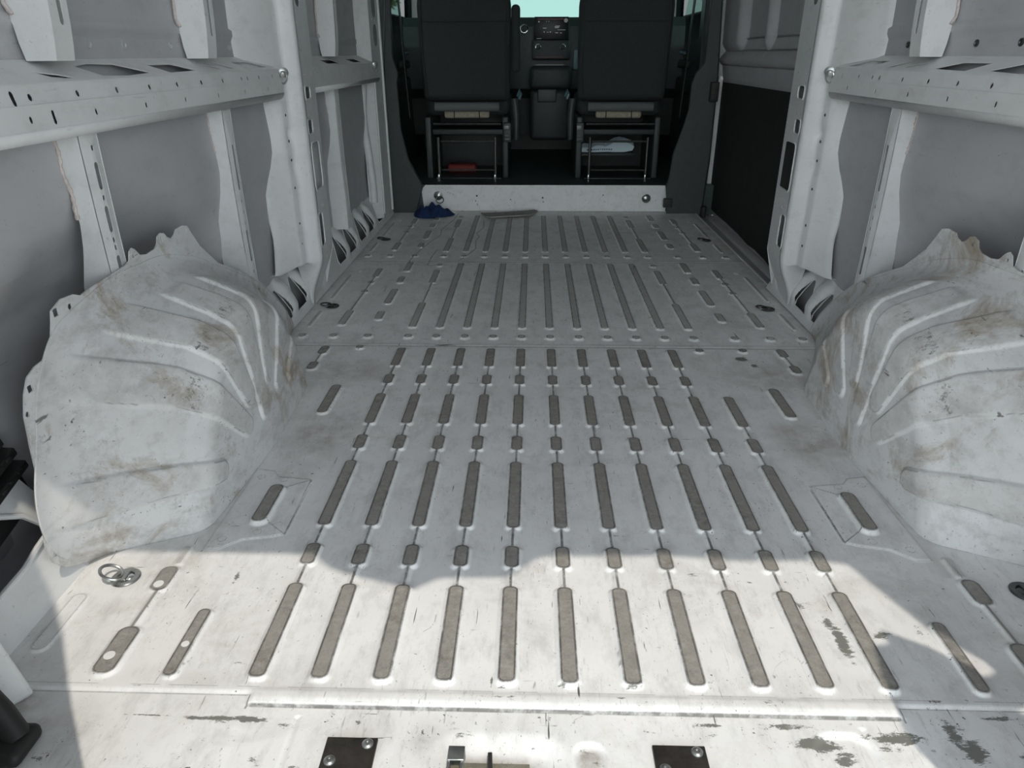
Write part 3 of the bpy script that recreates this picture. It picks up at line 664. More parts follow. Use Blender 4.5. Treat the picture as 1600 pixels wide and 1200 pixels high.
# ================================================================= WHEEL ARCHES
OY = 1.42
RC = ([0, 23.6, 49, 76, 95, 116, 135.5, 166, 180], [.380, .350, .358, .366, .338, .340, .312, .312, .340])
RO = ([0, 12, 22, 35, 50, 71, 95, 112.8, 120.6, 129, 140, 150, 160.3, 168, 174, 180], [.80, .68, .60, .51, .455, .438, .445, .480, .502, .535, .532, .514, .517, .502, .470, .400])
def smooth_interp(x, tb, k=6.):
    # interp then average over a small window
    o = 0
    for d_ in np.linspace(-k, k, 9): o = o+np.interp(np.clip(x+d_, 0, 180), *tb)
    return o/9
def arch(s, label):
    t = thing('wheel_arch', (s*.86, 1.5, 0), label, 'wheel arch', 'boxed wheel arches')
    nph, nf, nc, nt_ = 420, 90, 26, 90
    ph = np.linspace(0, 180, nph)
    rc = smooth_interp(ph, RC); ro = smooth_interp(ph, RO, 4.)
    rho = .055
    R_ = []; XL = []
    fr_ = np.linspace(.0, 1, nf)
    for i in range(nph):
        c = rc[i]; e = ro[i]
        lean = .016
        r1 = (c-rho)*fr_; x1 = .670+lean*fr_**1.5
        aend = math.atan2(.864-(.670+lean+rho*.75), max(.02, e-c)); a = np.linspace(0, min(PI/2, aend), nc)[1:]
        # direction of the top line
        pass
        r2 = c-rho+rho*np.sin(a); x2 = .670+lean+rho-rho*np.cos(a)
        q = np.linspace(0, 1, nt_+1)[1:]
        h0 = r2[-1]; h1 = e-.004; m0 = (h1-h0)*1.0
        m1 = m0; hh = (2*q**3-3*q**2+1)*h0+(q**3-2*q**2+q)*m0+(-2*q**3+3*q**2)*h1+(q**3-q**2)*m1+.012*q**7
        x3 = x2[-1]+(.864-x2[-1])*(1.2*q-.2*q**6)
        R_.append(np.concatenate([r1, r2, hh])); XL.append(np.concatenate([x1, x2, x3]))
    R_ = np.array(R_); XL = np.array(XL); PH = np.radians(ph)[:, None]*np.ones_like(R_)
    YY = OY+R_*np.cos(PH); ZZ = R_*np.sin(PH)
    # path coordinate along the section for band ends
    Pp = np.stack([XL, YY, ZZ], -1)
    du = np.gradient(Pp, axis=0); dv = np.gradient(Pp, axis=1); N = np.cross(du, dv); N /= np.linalg.norm(N, axis=-1, keepdims=True)+1e-9
    N[0:2] = N[2]; 
    N[:, 0] = N[:, 2]; N[:, 1] = N[:, 2]
    flip = np.sign(N[nph//2, 20, 0]); N *= -flip if flip > 0 else 1    # towards the load bay (smaller x)
    if N[nph//2, 20, 0] > 0: N = -N
    pathx = np.where(XL < .70, R_, 9.)
    bands = [(160.5, 5.2, .225), (130.5, 5.6, .130), (109.5, 6.2, .160), (90.5, 5.2, .088), (72.5, 4.4, .160), (49., 4.0, .145), (27., 4.5, .215)]
    D = np.zeros_like(R_); GRa = np.zeros_like(R_); EDa = np.zeros_like(R_)
    phd = ph[:, None]*np.ones_like(R_)
    topf = np.clip((XL-.74)/.12, 0, 1)
    for (c0, hw, rend) in bands:
        cc = c0+topf*np.interp(c0, [27, 72, 90, 110, 130, 160], [-2, 4, 5, 9, 6, 2])
        dist = np.abs(phd-cc); rr = np.maximum(R_, .05)
        # linear half width, tapering to the rounded end
        hwl = math.radians(hw)*.31*np.clip(.62+.38*(R_-rend)/.15, .62, 1.25)
        lat = np.radians(dist)*rr
        along = (rend+hwl*.9-R_)
        sdn = np.where(along > 0, np.hypot(lat, np.where(along > 0, along, 0))-hwl, lat-hwl)
        fe = float(np.interp(c0, [47, 72, 90, 110, 130], [.80, .805, .815, .835, .850])); fade = 1-ss(fe-.012, fe+.010, XL)
        D = np.maximum(D, (1-ss(-.001, .0075, sdn))*fade)
        GRa = np.maximum(GRa, (1-ss(-.002, .001, sdn))*fade)
        EDa = np.maximum(EDa, np.exp(-((sdn-.0005)/.0020)**2)*fade*(.35+.45*(np.sin(phd*0+XL*90+c0)+np.sin(R_*57+c0*2) > .2)))
    depth = .0065
    Pp = Pp+N*(D*depth)[..., None]
    # flatten the foot onto the floor
    Pp[..., 2] = np.maximum(Pp[..., 2], -.002)
    Pp[..., 0] *= s
    me_ = gridmesh(Pp)
    nz_ = ST0 = GRa*.35+.25*np.exp(-((XL-.70)/.03)**2)+.30*np.exp(-((ph[:, None]-140)/16)**2)*(XL > .72)
    addattr(me_, 'stain', ST0); addattr(me_, 'grime', 0*GRa); addattr(me_, 'edge', EDa*.8); 
    ch = .55*np.exp(-((XL-.72)/.02)**2)*GRa*(ph[:, None] > 85)*(ph[:, None] < 140)
    addattr(me_, 'chip', ch*.75)
    o = link('arch_shell', me_, M_ARCH, t); md = o.modifiers.new('s', 'SOLIDIFY'); md.thickness = .002; md.offset = -1 if s < 0 else 1
    # wall flange with tabs
    outer = [(.985, .012), (.948, .035), (.924, .065), (.920, .10), (.930, .14), (.936, .18), (.950, .205), (.958, .27), (.966, .320), (.980, .352), (.997, .374), (1.020, .383), (1.045, .385), (1.072, .405), (1.086, .432), (1.094, .452), (1.125, .463), (1.160, .460), (1.178, .452), (1.20, .455),
             (1.335, .463), (1.352, .467), (1.360, .484), (1.370, .489), (1.380, .484), (1.395, .468), (1.42, .463), (1.455, .465), (1.468, .472), (1.475, .486), (1.490, .491), (1.506, .487), (1.516, .476), (1.532, .469), (1.550, .474), (1.560, .483), (1.590, .485), (1.615, .479), (1.632, .455), (1.66, .42), (1.70, .388)]
    fine = [(OY+smooth_interp(a, RO, 4.)*math.cos(math.radians(a)), smooth_interp(a, RO, 4.)*math.sin(math.radians(a))) for a in np.linspace(48, 176, 60)]
    fr2 = [(OY+(smooth_interp(a, RO, 4.)+.016)*math.cos(math.radians(a)), (smooth_interp(a, RO, 4.)+.016)*math.sin(math.radians(a))) for a in (48, 36, 25, 14, 5)]
    inn = [(OY+(smooth_interp(a, RO, 4.)-.016)*math.cos(math.radians(a)), (smooth_interp(a, RO, 4.)-.016)*math.sin(math.radians(a))) for a in np.linspace(5, 178, 80)]
    loop = outer+fr2+inn
    hs = [circ(.974, .320, .005, 8), rrect(.996, .355, .012, .012, .002, 2), circ(1.143, .443, .006, 10), rrect(1.104, .446, .014, .014, .002, 2), circ(1.370, .473, .004, 8), rrect(1.490, .477, .006, .014, .002, 2), rrect(1.570, .472, .004, .008, .001, 2), rrect(1.605, .470, .004, .010, .001, 2), circ(.935, .075, .006, 8)]
    hs = [h for h in hs if inpoly(np.array(h), loop).all() ]
    sheet('arch_flange', [loop]+hs, lambda u, v, w: (s*(.8635+w), u, v), .0025, M_ARCH, t)
    return t
arch(-1, 'dirty white boxed wheel arch on the left, with raised tabs along its wall edge')
arch(1, 'dirty white boxed wheel arch on the right, partly out of the picture')
# ================================================================= REAR LEFT CORNER
def dcorner(s, nm):
    t = thing('rear_side_panel', (s*.9, .8, 0), 'sloping white corner panel with a dark opening at the %s rear' % nm, 'side panel', 'rear corner panels')
    hole = [(.70, .30), (.79, .33), (.90, .36), (.945, .40), (.975, .42), (.985, .47), (.965, .62), (.93, .72), (.90, .76), (.80, .80), (.70, .80)]
    xx = lambda v: float(np.interp(v, [0, .25, 1.0], [.862, .885, .965])); zf = lambda v: float(np.interp(v, [0, .25, 1.], [.0, .045, .215]))
    n_in = [(y, v) for y in np.linspace(.56, 1.05, 9) for v in (.25,)]
    sheet('panel_face', [[(.5, 0), (1.06, 0), (1.05, .25), (1.02, .6), (1.0, 1.0), (.5, 1.0)], hole], lambda u, v, w: (s*(xx(v)+w), u, zf(v)), .002, M_RIB, t, inner=n_in)
    MB().tube([(s*(xx(v)-.001), y, zf(v)) for y, v in hole], .005, 8, closed=True).build('opening_rim', M_RIB, t)
    sheet('panel_top', [[(.5, .965), (1.0, .965), (1.0, .99), (.5, .99)]], lambda u, v, w: (s*v, u, .215-w), .002, M_RIB, t)
    return t
dcorner(-1, 'left'); dcorner(1, 'right')
t = thing('rear_pillar', (-.78, .62, 0), 'white foot of the rear pillar at the lower left edge', 'pillar')
mb = MB()
sec = lambda z: [(-.772-.15*z, .714-.05*z), (-.800-.15*z, .676-.05*z), (-.90-.1*z, .655-.05*z), (-.93, .76)]
zz = np.linspace(0, .6, 16); V = [(x, y, z) for z in zz for x, y in sec(z)]
Fc = [(i*4+k, i*4+(k+1) % 4, (i+1)*4+(k+1) % 4, (i+1)*4+k) for i in range(15) for k in range(4)]
mb.add(V, Fc+[(0, 1, 2, 3), (60, 61, 62, 63)]); o = mb.build('pillar_foot', M_RIB, t, 20); bv = o.modifiers.new('b', 'BEVEL'); bv.width = .008; bv.segments = 3
t = thing('door_stop', (-.74, .63, 0), 'black rubber door stop at the lower left corner of the floor', 'door stop')
MB().box((-.775, .595, -.004), (-.722, .655, .020), .010).build('stop_base', M_RUB, t)
MB().tube([(-.742, .632, .012), (-.765, .645, .045), (-.80, .655, .10), (-.86, .65, .17)], [.017, .016, .015, .014], 10).build('stop_arm', M_RUB, t)
t = thing('slatted_vent', (-.98, .93, .22), 'black slatted vent block at the left edge, behind the wheel arch', 'vent')
for k, (yt, zt) in enumerate(((.985, .268), (1.005, .238), (1.02, .205))):
    mb = MB(); mb.box((-.960, .60, zt-.012), (-.93, yt, zt+.004), .003, Matrix.Rotation(.28, 3, 'X'), (-.945, yt, zt)); 
    for q in range(9): mb.box((-.9345, yt-.03-q*.022, zt-.010-q*.0062), (-.926, yt-.018-q*.022, zt-.004-q*.0062), .001)
    mb.build('slat', M_RUB, t)
MB().box((-.975, .60, .10), (-.958, 1.02, .29), .006, Matrix.Rotation(.25, 3, 'X'), (-.965, 1.0, .22)).build('vent_back', M_RUB, t)

# ================================================================= TIE-DOWN RINGS
GT = 'folding tie-down rings on the floor'
def tie(x, y, rot, label, dark=False, open_=.35):
    t = thing('tie_down_ring', (x, y, 0), label, 'tie-down ring', GT)
    m = M_DSTEEL if dark else M_STEEL
    MB().lathe([(.001, .0), (.024, .0), (.025, .0015), (.023, .0035), (.015, .0035), (.012, -.001), (.001, -.001)], (x, y, .0005), (0, 0, 1), 30).build('ring_cup', m, t)
    MB().lathe([(.001, .0), (.008, .0), (.0085, .003), (.006, .005), (.001, .0055)], (x+.006*math.cos(rot), y+.006*math.sin(rot), 0), (0, 0, 1), 16).build('bolt', M_CHROME if not dark else m, t)
    ca, sa = math.cos(rot+PI), math.sin(rot+PI)
    P = []
    for k in range(24):
        a = 2*PI*k/24; u = .019+.019*math.cos(a); v = .017*math.sin(a); h = .006+u*math.sin(open_)
        P.append((x+ca*(u*math.cos(open_)+.004)-sa*v, y+sa*(u*math.cos(open_)+.004)+ca*v, h))
    MB().tube(P, .0030, 8, closed=True).build('ring', m, t)
    MB().box((x-.004, y-.014, .002), (x+.005, y+.014, .008), .002, Matrix.Rotation(rot, 3, 'Z')).build('hinge_bar', m, t)
tie(-.775, .963, 0.15, 'shiny steel tie-down ring in the sunlight at the left rear, topmost in brightness', False, .5)
tie(.790, .966, PI, 'dark tie-down ring at the right edge of the rear floor', True, .35)
tie(-.792, 2.443, 0.05, 'dark tie-down ring on the left floor near the left pillar', True, .1)
tie(.792, 2.443, 0.02, 'dark tie-down ring on the right floor near the right pillar', True, .1)
tie(-.790, 3.466, 0.05, 'dark tie-down ring at the left front of the floor, by the small pockets', True, .1)
tie(.797, 3.473, 0.05, 'dark tie-down ring at the right front of the floor, by the sliding door', True, .1)
bpy.data.objects['tie_down_ring']['label'] = 'shiny steel tie-down ring in the sunlight at the left rear'
def wall_ring(x, y, z, s, label):
    t = thing('wall_lashing_eye', (x, y, z), label, 'lashing eye', 'lashing eyes at the pillars')
    ax = (-s*.45, -.9, .0)
    MB().lathe([(.001, 0), (.015, 0), (.015, .003), (.009, .005), (.001, .006)], (x, y, z), ax, 18).build('eye_plate', M_STEEL, t)
    MB().tube([(x+.012*math.cos(a)*1., y-.010+.003*math.sin(a), z-.014+.017*math.sin(a)) for a in np.linspace(0, 2*PI, 20, endpoint=False)], .0026, 8, closed=True).build('eye_ring', M_STEEL, t)
wall_ring(-.846, 2.392, .787, -1, 'steel lashing eye where the long left rail meets its pillar')
wall_ring(.846, 2.392, .787, 1, 'steel lashing eye where the right rail meets its pillar')
wall_ring(-.850, 3.82, .79, -1, 'steel lashing eye at the cab end of the short left rail')

# ================================================================= REAR SILL FITTINGS
def hplate(x0, x1, y1, label):
    t = thing('striker_plate', ((x0+x1)/2, .62, -.01), label, 'steel plate', 'black plates on the rear sill')
    MB().box((x0, .56, -.007), (x1, y1, -.0006), .0010).build('plate', M_BPLATE, t)
    for (x, y) in ((x1-.012, y1-.010), (x0+.012, y1-.036)):
        MB().lathe([(.001, 0), (.0078, 0), (.0078, .0015), (.0055, .0035), (.0035, .0038), (.003, .0018), (.001, .0018)], (x, y, -.0008), (0, 0, 1), 20).build('screw', M_STEEL, t)
hplate(-.333, -.264, .6555, 'black steel plate with two screws on the rear sill, left of the latch')
hplate(.106, .176, .6545, 'black steel plate with two screws on the rear sill, right of the latch')
t = thing('door_latch', (-.12, .62, -.02), 'zinc door latch bracket with screws in the rear sill recess', 'latch')
MB().box((-.166, .56, -.0175), (-.058, .6305, -.0125), .001).build('base_plate', plain('dull_zinc', (.27, .26, .20), .5, .3, nz=.3), t)
MB().box((-.166, .636, -.016), (-.144, .641, .006), .001).box((-.166, .62, .004), (-.144, .641, .0065), .001).box((-.166, .600, -.015), (-.162, .64, .004), .001).box((-.149, .600, -.015), (-.145, .640, .004), .001).build('hook_bracket', M_STEEL, t)
MB().box((-.112, .585, -.015), (-.106, .640, -.003), .001, Matrix.Rotation(.08, 3, 'Z')).build('striker_blade', M_DSTEEL, t)
for (x, y) in ((-.136, .617), (-.077, .617)):
    MB().lathe([(.001, 0), (.0065, 0), (.006, .0025), (.004, .004), (.001, .0042)], (x, y, -.0146), (0, 0, 1), 18).build('screw', M_CHROME, t)
for i, (x, y, lb) in enumerate(((-.703, .782, 'white round plug in the nearest pressing by the left rear corner'), (-.706, .944, 'white round plug in the pressing beside the shiny tie-down ring'), (-.597, .808, 'small white round plug in the long narrow pressing at the left rear'))):
    r = .0085 if i < 2 else .006
    tag(MB().lathe([(.001, 0), (r, 0), (r, .0008), (.001, .0012)], (x, y, (.0060, .0050, .0060)[i]), (0, 0, 1), 20).build('floor_plug', M_PLUG), lb, 'plug', 'white plugs in the floor pressings')

# ================================================================= STEP TO THE CAB
zz_ = [(-.70, -.01), (.718, -.01), (.718, .11), (.705, .146), (-.686, .146), (-.712, .12)]
hs = [circ(-.388, .084, .006, 8), circ(-.396, .055, .004, 8), circ(-.002, .074, .006, 8), circ(.002, .05, .004, 8), circ(.35, .09, .004, 8), circ(-.19, .063, .004, 8)]
o = sheet('cab_step', [zz_]+hs, lambda u, v, w: (u, 4.197+w, v), .003, paint('step_paint', (.80, .80, .80), dirt=.25, scratch=1.0, brown=.15, rough=.4))
tag(o, 'low white scratched step panel below the two seats', 'panel')
struct(MB().box((-.98, 4.215, -.05), (.98, 4.23, .145)).build('trim_3', M_DARK))
for x, lb in ((-.615, 'steel lashing eye on the step panel, above the blue cloth'), (.600, 'steel lashing eye at the right end of the step panel')):
    t = thing('step_lashing_eye', (x, 4.19, .07), lb, 'lashing eye', 'lashing eyes on the step panel')
    MB().lathe([(.001, 0), (.026, 0), (.026, .003), (.018, .006), (.010, .010), (.001, .011)], (x, 4.196, .085 if x < 0 else .072), (0, -1, 0), 24).build('eye_plate', M_STEEL, t)
    z0 = .085 if x < 0 else .072
    MB().tube([(x+.022*math.cos(a)+(0.01 if x < 0 else 0), 4.183+.004*math.sin(a), z0-(.022 if x < 0 else -.002)+.018*math.sin(a)) for a in np.linspace(0, 2*PI, 22, endpoint=False)], .003, 8, closed=True).build('eye_ring', M_DSTEEL, t)
# black trim of the pillars beside the cab
tl = [(-.905, -.02), (-.712, -.02), (-.724, .03), (-.690, .15), (-.705, .18), (-.763, .30), (-.795, .46), (-.800, .69), (-.790, .74), (-.815, .82), (-.805, 1.10), (-.76, 1.5), (-.70, 1.88), (-.80, 1.88), (-.84, 1.09), (-.87, .79), (-.895, .3)]
t = thing('cab_pillar_trim', (-.80, 4.15, 0), 'black plastic pillar trim left of the driver seat', 'pillar trim', 'black trims beside the seats')
mb = MB(); sheet_mb(mb, [tl], lambda u, v, w: (u-.02*w/.1, 4.13+w, v), .10); o = link('trim_shell', mesh(mb.v, mb.f, True, 30), M_TRIM, t, smooth=False)
bv = o.modifiers.new('b', 'BEVEL'); bv.width = .008; bv.segments = 2; bv.limit_method = 'ANGLE'
tr = [(.915, -.02), (.712, -.02), (.712, .03), (.695, .15), (.705, .18), (.719, .33), (.755, .45), (.782, .56), (.784, .69), (.80, .74), (.842, .79), (.842, 1.1), (.78, 1.5), (.70, 1.88), (.86, 1.88), (.905, 1.09), (.915, .9), (.925, .72), (.93, .3)]
t = thing('cab_pillar_trim', (.80, 4.15, 0), 'black plastic pillar trim with latch block, right of the passenger seat', 'pillar trim', 'black trims beside the seats')
mb = MB(); sheet_mb(mb, [tr], lambda u, v, w: (u+.02*w/.1, 4.13+w, v), .10); o = link('trim_shell', mesh(mb.v, mb.f, True, 30), M_TRIM, t, smooth=False)
bv = o.modifiers.new('b', 'BEVEL'); bv.width = .008; bv.segments = 2; bv.limit_method = 'ANGLE'
MB().box((.690, 4.115, .035), (.74, 4.14, .085), .003).build('step_bracket', M_RUB, t)
MB().box((.885, 4.10, .60), (.93, 4.14, .70), .006).box((.89, 4.095, .655), (.925, 4.105, .685), .002).box((.89, 4.095, .61), (.925, 4.105, .64), .002).build('latch_block', M_RUB, t)
MB().tube([(.915, 4.09, z) for z in (-.01, .02, .045)], .016, 10).build('lower_roller', M_RUB, t)
# outer pillar sheet behind the trims
for s in (-1, 1): struct(MB().box((s*.86, 4.33, -.05), (s*1.03, 4.42, 1.9)).build('trim_%d' % (4 if s < 0 else 5), M_DARK))

# ================================================================= SLIDING DOOR (right)
t = tag(bpy.data.objects.new('door_1', None), 'white sliding door with black lining board on the right', 'door'); COL.objects.link(t); t['kind'] = 'structure'; del t['category']
prof = [(-.06, 1.03), (.70, 1.03), (.705, 1.0), (.79, .985), (.805, .965), (.815, .975), (.84, 1.00), (.90, 1.02), (1.25, 1.01), (1.6, .94), (1.9, .85)]
yy = np.linspace(2.60, 4.25, 140); zz = np.unique(np.concatenate([[p[0] for p in prof], np.linspace(-.06, 1.9, 160)])); YY, ZZ = np.meshgrid(yy, zz, indexing='ij')
XX = np.interp(ZZ, [p[0] for p in prof], [p[1] for p in prof])
fr1 = (1-ss(3.93, 3.99, YY)*1.0)*ss(3.06, 3.0, YY)*0
edge_f = ss(3.90, 3.97, YY); edge_r = ss(3.02, 2.95, YY); mid = np.exp(-((YY-3.50)/.022)**4)
XX = XX-(np.maximum(np.maximum(edge_f, edge_r), mid*.9))*.045*ss(.84, .90, ZZ)
XX = XX+.02*ss(3.98, 3.5, YY)*0
me = gridmesh(np.stack([XX, YY, ZZ], -1)); o = link('door_shell', me, M_WALL, t); md = o.modifiers.new('s', 'SOLIDIFY'); md.thickness = .02; md.offset = -1
bo = [(3.0, -.02), (3.16, -.005), (3.3, .0), (3.42, -.006), (3.6, .004), (3.85, .008), (4.05, .006), (4.27, .012), (4.275, .708), (3.0, .700)]
sheet('lining_board', [bo], lambda u, v, w: (.985+w+.02*max(0, .0), u, v), .006, M_BOARD, t)
MB().box((.962, 4.268, -.01), (.985, 4.292, .722), .003).build('door_edge_strip', M_RIB, t)
MB().box((.96, 2.6, -.05), (1.0, 4.25, -.028), .004).build('door_foot', M_RIB, t)
MB().tube([(.935, 3.45, .075), (.935, 3.45, .08)], .001, 6).build('pin', M_RUB, t)
# rubber seal on the pillar beside the door
pts = [(.915, 2.665, -.01), (.905, 2.672, .15), (.893, 2.675, .35), (.885, 2.68, .52), (.872, 2.68, .60), (.868, 2.68, .72), (.866, 2.68, .84), (.862, 2.68, 1.1), (.80, 2.68, 1.6)]
tag(MB().tube(pts, .010, 8).build('door_seal', M_RUB), 'black rubber door seal running down the front of the right pillar', 'seal')
# step well edge beside the floor
struct(MB().box((.885, 2.70, -.06), (.96, 4.15, -.045)).build('trim_6', M_WALL))
struct(MB().box((.880, 2.70, -.06), (.888, 4.13, .0005)).build('trim_7', M_RIB))

# ================================================================= SEATS
def seat(cx, label, sgn, mat=M_SEAT):
    t = thing('cab_seat', (cx, 4.55, .146), label, 'seat', 'cab seats')
    # back shell: rounded cushion wider at the middle, lighter seam
    nz, na = 50, 48; V = []
    for i in range(nz):
        f = i/(nz-1); z = .585+f*.80
        hw = .262*(1-.05*(1-f)**3)-(.045*max(0, f-.62)/.38); hd = .062+.012*math.sin(f*PI)
        cy = 4.50+.03*0-.10*(-f*0)-.0 + .10*f*0
        cy = 4.47-.07*f
        e = max(.02, min(1, (f/.035)))**.5*max(.02, min(1, (1-f)/.05))**.5
        for k in range(na):
            a = 2*PI*k/na; c_, s_ = math.cos(a), math.sin(a); ex = .28
            V.append((cx+math.copysign(abs(c_)**ex, c_)*hw*(.9+.1*e), cy+math.copysign(abs(s_)**.45, s_)*hd*e, z))
    Fc = [(i*na+k, i*na+(k+1) % na, (i+1)*na+(k+1) % na, (i+1)*na+k) for i in range(nz-1) for k in range(na)]+[tuple(range(na)), tuple((nz-1)*na+k for k in range(na))]
    MB().add(V, Fc).build('backrest', mat, t, 50)
    MB().tube([(cx-.235, 4.366, .998), (cx-.15, 4.359, .998), (cx+.15, 4.359, .998), (cx+.235, 4.366, .998)], .0025, 6).build('back_seam', M_RUB, t)
    for q in (-1, 1): MB().tube([(cx+q*.222, 4.41, .62), (cx+q*.236, 4.388, .8), (cx+q*.238, 4.368, 1.0), (cx+q*.232, 4.35, 1.2)], .003, 6).build('piping', M_RUB, t)
    MB().box((cx-.25, 4.50, .50), (cx+.25, 5.00, .62), .04).build('seat_cushion', mat, t)
    MB().tube([(cx-.190, 4.44, .555), (cx+.190, 4.44, .555)], .026, 14).build('rear_roll', M_GREYPAD, t)
    MB().box((cx-.14, 4.47, .49), (cx+.13, 4.50, .535), .012).build('foam_pad', M_BEIGE, t)
    for q in (-.08, .07): MB().tube([(cx+q, 4.462, .545), (cx+q, 4.462, .485)], .003, 6).build('spring_wire', M_RUB, t)
    for z, r in ((.462, .006), (.365, .006), (.200, .005)):
        MB().tube([(cx-(.20 if z > .4 else .16), 4.41, z), (cx+(.20 if z > .4 else .165), 4.41, z)], r, 8).build('cross_bar', M_DSTEEL, t)
    for x in (-.172, .167):
        MB().tube([(cx+x, 4.39, .148), (cx+x, 4.39, .39)], .009, 10).build('frame_post', M_DSTEEL, t)
        MB().lathe([(.001, 0), (.012, 0), (.013, .008), (.008, .015), (.007, .032), (.001, .036)], (cx+x-.003, 4.375, .1465), (0, 0, 1), 12).build('floor_bolt', M_CHROME, t)
    for x in (-.235, .225):
        MB().box((cx+x-.018, 4.43, .148), (cx+x+.018, 4.95, .50), .008).build('side_panel', M_TRIM, t)
    MB().box((cx-.22, 4.92, .148), (cx+.22, 4.96, .50), .004).box((cx-.21, 4.44, .40), (cx+.21, 4.93, .43), .004).build('base_box', M_DARK, t)
    MB().box((cx-.20, 4.40, .148), (cx+.20, 4.92, .156), .003).build('floor_rail', M_TRIM, t)
    bx = cx+.235*sgn
    MB().box((bx-.02, 4.40, .36), (bx+.025, 4.44, .47), .005).build('height_adjuster', M_TRIM, t)
    for (u0, u1, w0, w1) in ((-.018, .012, .43, .455), (-.014, .014, .375, .381), (-.014, .008, .395, .401)): MB().box((bx+u0, 4.395, w0), (bx+u1, 4.402, w1), .001).build('adjuster_highlight', M_DSTEEL, t)  # steel strips standing in for highlights on the adjuster
    MB().tube([(cx+.285*sgn*.98, 4.46, .60), (cx+.29*sgn, 4.455, .50), (cx+.288*sgn, 4.45, .37)], [.022, .024, .016], 10).build('recliner_handle', M_TRIM, t)
    for q, z in ((-1, 1.43), (1, 1.43)): MB().tube([(cx+.06*q, 4.41, 1.36), (cx+.06*q, 4.41, 1.47)], .006, 8).build('headrest_post', M_DSTEEL, t)
    MB().box((cx-.14, 4.36, 1.44), (cx+.14, 4.46, 1.62), .04).build('headrest', mat, t)
    return t
tD = seat(-.452, 'black fabric driver seat seen from behind, on the left', 1)
tP = seat(.448, 'black fabric passenger seat seen from behind, on the right', -1)
MB().box((-.190, 4.39, .74), (-.140, 4.45, 1.085), .022).build('folded_armrest', M_SEAT, tD)
MB().box((.215, 4.50, .270), (.56, 4.90, .286), .003).build('storage_shelf', M_DARK, tP)
# things under the seats
o = MB()
pp = [(.215, .30), (.25, .315), (.30, .312), (.33, .325), (.37, .322), (.385, .315), (.40, .322), (.44, .345), (.47, .352), (.50, .348), (.54, .335), (.558, .318), (.548, .298), (.50, .288), (.40, .284), (.30, .286), (.215, .29)]
o = sheet('paper_bundle', [pp], lambda u, v, w: (u, 4.56+w+.02*math.sin(u*20), v+.02*(w/.05)), .05, M_PAPER)
tag(o, 'pale blue-white folded paper lying under the passenger seat', 'paper')
mb = MB()
for k in range(12): mb.box((.27+k*.0135, 4.5725, .297), (.2785+k*.0135, 4.575, .3045), .0)
# printing on its edge (kept as its part)
pr = mb; po = pr.build('printed_marks', M_PRINT); po.parent = o
for v in po.data.vertices: v.co.y = 4.5575+.02*math.sin(v.co.x*20)-(.0 if v.co.y > 4.574 else .0015)
tag(MB().box((-.60, 4.60, .158), (-.42, 4.70, .205), .015).build('red_pouch', M_RED), 'dark red pouch lying under the driver seat', 'pouch')

# ================================================================= CAB: DASHBOARD, WINDOWS, DOORS
t = thing('dashboard', (0, 5.35, .146), 'black dashboard with centre console between the seats', 'dashboard')
mb = MB(); dp = [(5.22, .62), (5.18, .80), (5.20, 1.00), (5.24, 1.055), (5.60, 1.065), (5.85, 1.04), (5.85, .30), (5.45, .30), (5.40, .55)]
mb.add([(x, y, z) for x in (-.93, .93) for y, z in dp], [tuple(range(9)), tuple(range(17, 8, -1))]+[(k, (k+1) % 9, 9+(k+1) % 9, 9+k) for k in range(9)]); mb.build('dash_body', M_TRIM, t, 20)
MB().box((-.075, 5.10, .80), (.175, 5.24, .925), .012).build('control_panel', M_DARK, t)
MB().box((-.085, 5.06, .30), (.185, 5.50, .62), .03).build('console_front', M_DARK, t)
MB().box((-.09, 5.06, .62), (.19, 5.24, .765), .03).build('console_shelf', M_DARK, t)
MB().box((-.062, 5.09, .918), (.162, 5.13, 1.052), .006).build('touch_screen', M_SCREEN, t)
ic = MB()
for (x, z, w, h) in ((-.005, .985, .022, .003), (.07, .992, .03, .003), (.072, .987, .025, .002), (0.0, .962, .006, .005), (.02, .962, .012, .002), (.04, .962, .006, .005), (.09, .975, .05, .002), (.075, .958, .018, .003), (.105, .957, .012, .003), (-.035, 1.02, .007, .007), (.015, 1.024, .004, .003), (.03, 1.024, .004, .003), (-.045, .925, .03, .002), (.075, .998, .03, .002)):
    ic.box((x, 5.0885, z), (x+w, 5.0895, z+h))
ic.build('screen_icons', M_ICON, t)
MB().box((-.04, 5.0885, 1.037), (.13, 5.0895, 1.040)).build('screen_top_line', M_ICONR, t)
tag(MB().lathe([(.001, 0), (.0125, 0), (.0125, .002), (.001, .003)], (.142, 5.089, 1.030), (0, -1, 0), 20).build('round_sticker', plain('pink_sticker', (.55, .45, .45), .6)), 'small pale round sticker on the corner of the touch screen', 'sticker')
for x in (-.035, .125):
    MB().lathe([(.001, 0), (.0175, 0), (.0175, .004), (.013, .010), (.001, .011)], (x, 5.099, .878), (0, -1, 0), 24).build('control_knob', M_DARK, t)
    MB().tube([(x+.0165*math.cos(a), 5.090, .878+.0165*math.sin(a)) for a in np.linspace(-.4, PI+.4, 20)], .0026, 6).build('knob_ring', M_CHROME, t)
mb = MB()
for k in range(9): mb.box((-.045+k*.02, 5.0975, .815), (-.035+k*.02, 5.0995, .819))
mb.build('button_marks', M_ICONR, t)
MB().box((-.05, 5.095, .768), (.135, 5.10, .772)).build('chrome_strip', M_DSTEEL, t)
MB().tube([(-.128+.024*math.cos(a), 5.165, .985+.024*math.sin(a)) for a in np.linspace(0, 2*PI, 24, endpoint=False)], .0045, 8, closed=True).build('vent_ring', M_CHROME, t)
MB().lathe([(.001, 0), (.022, 0), (.018, .008), (.001, .008)], (-.128, 5.175, .985), (0, -1, 0), 20).build('air_vent', M_DARK, t)
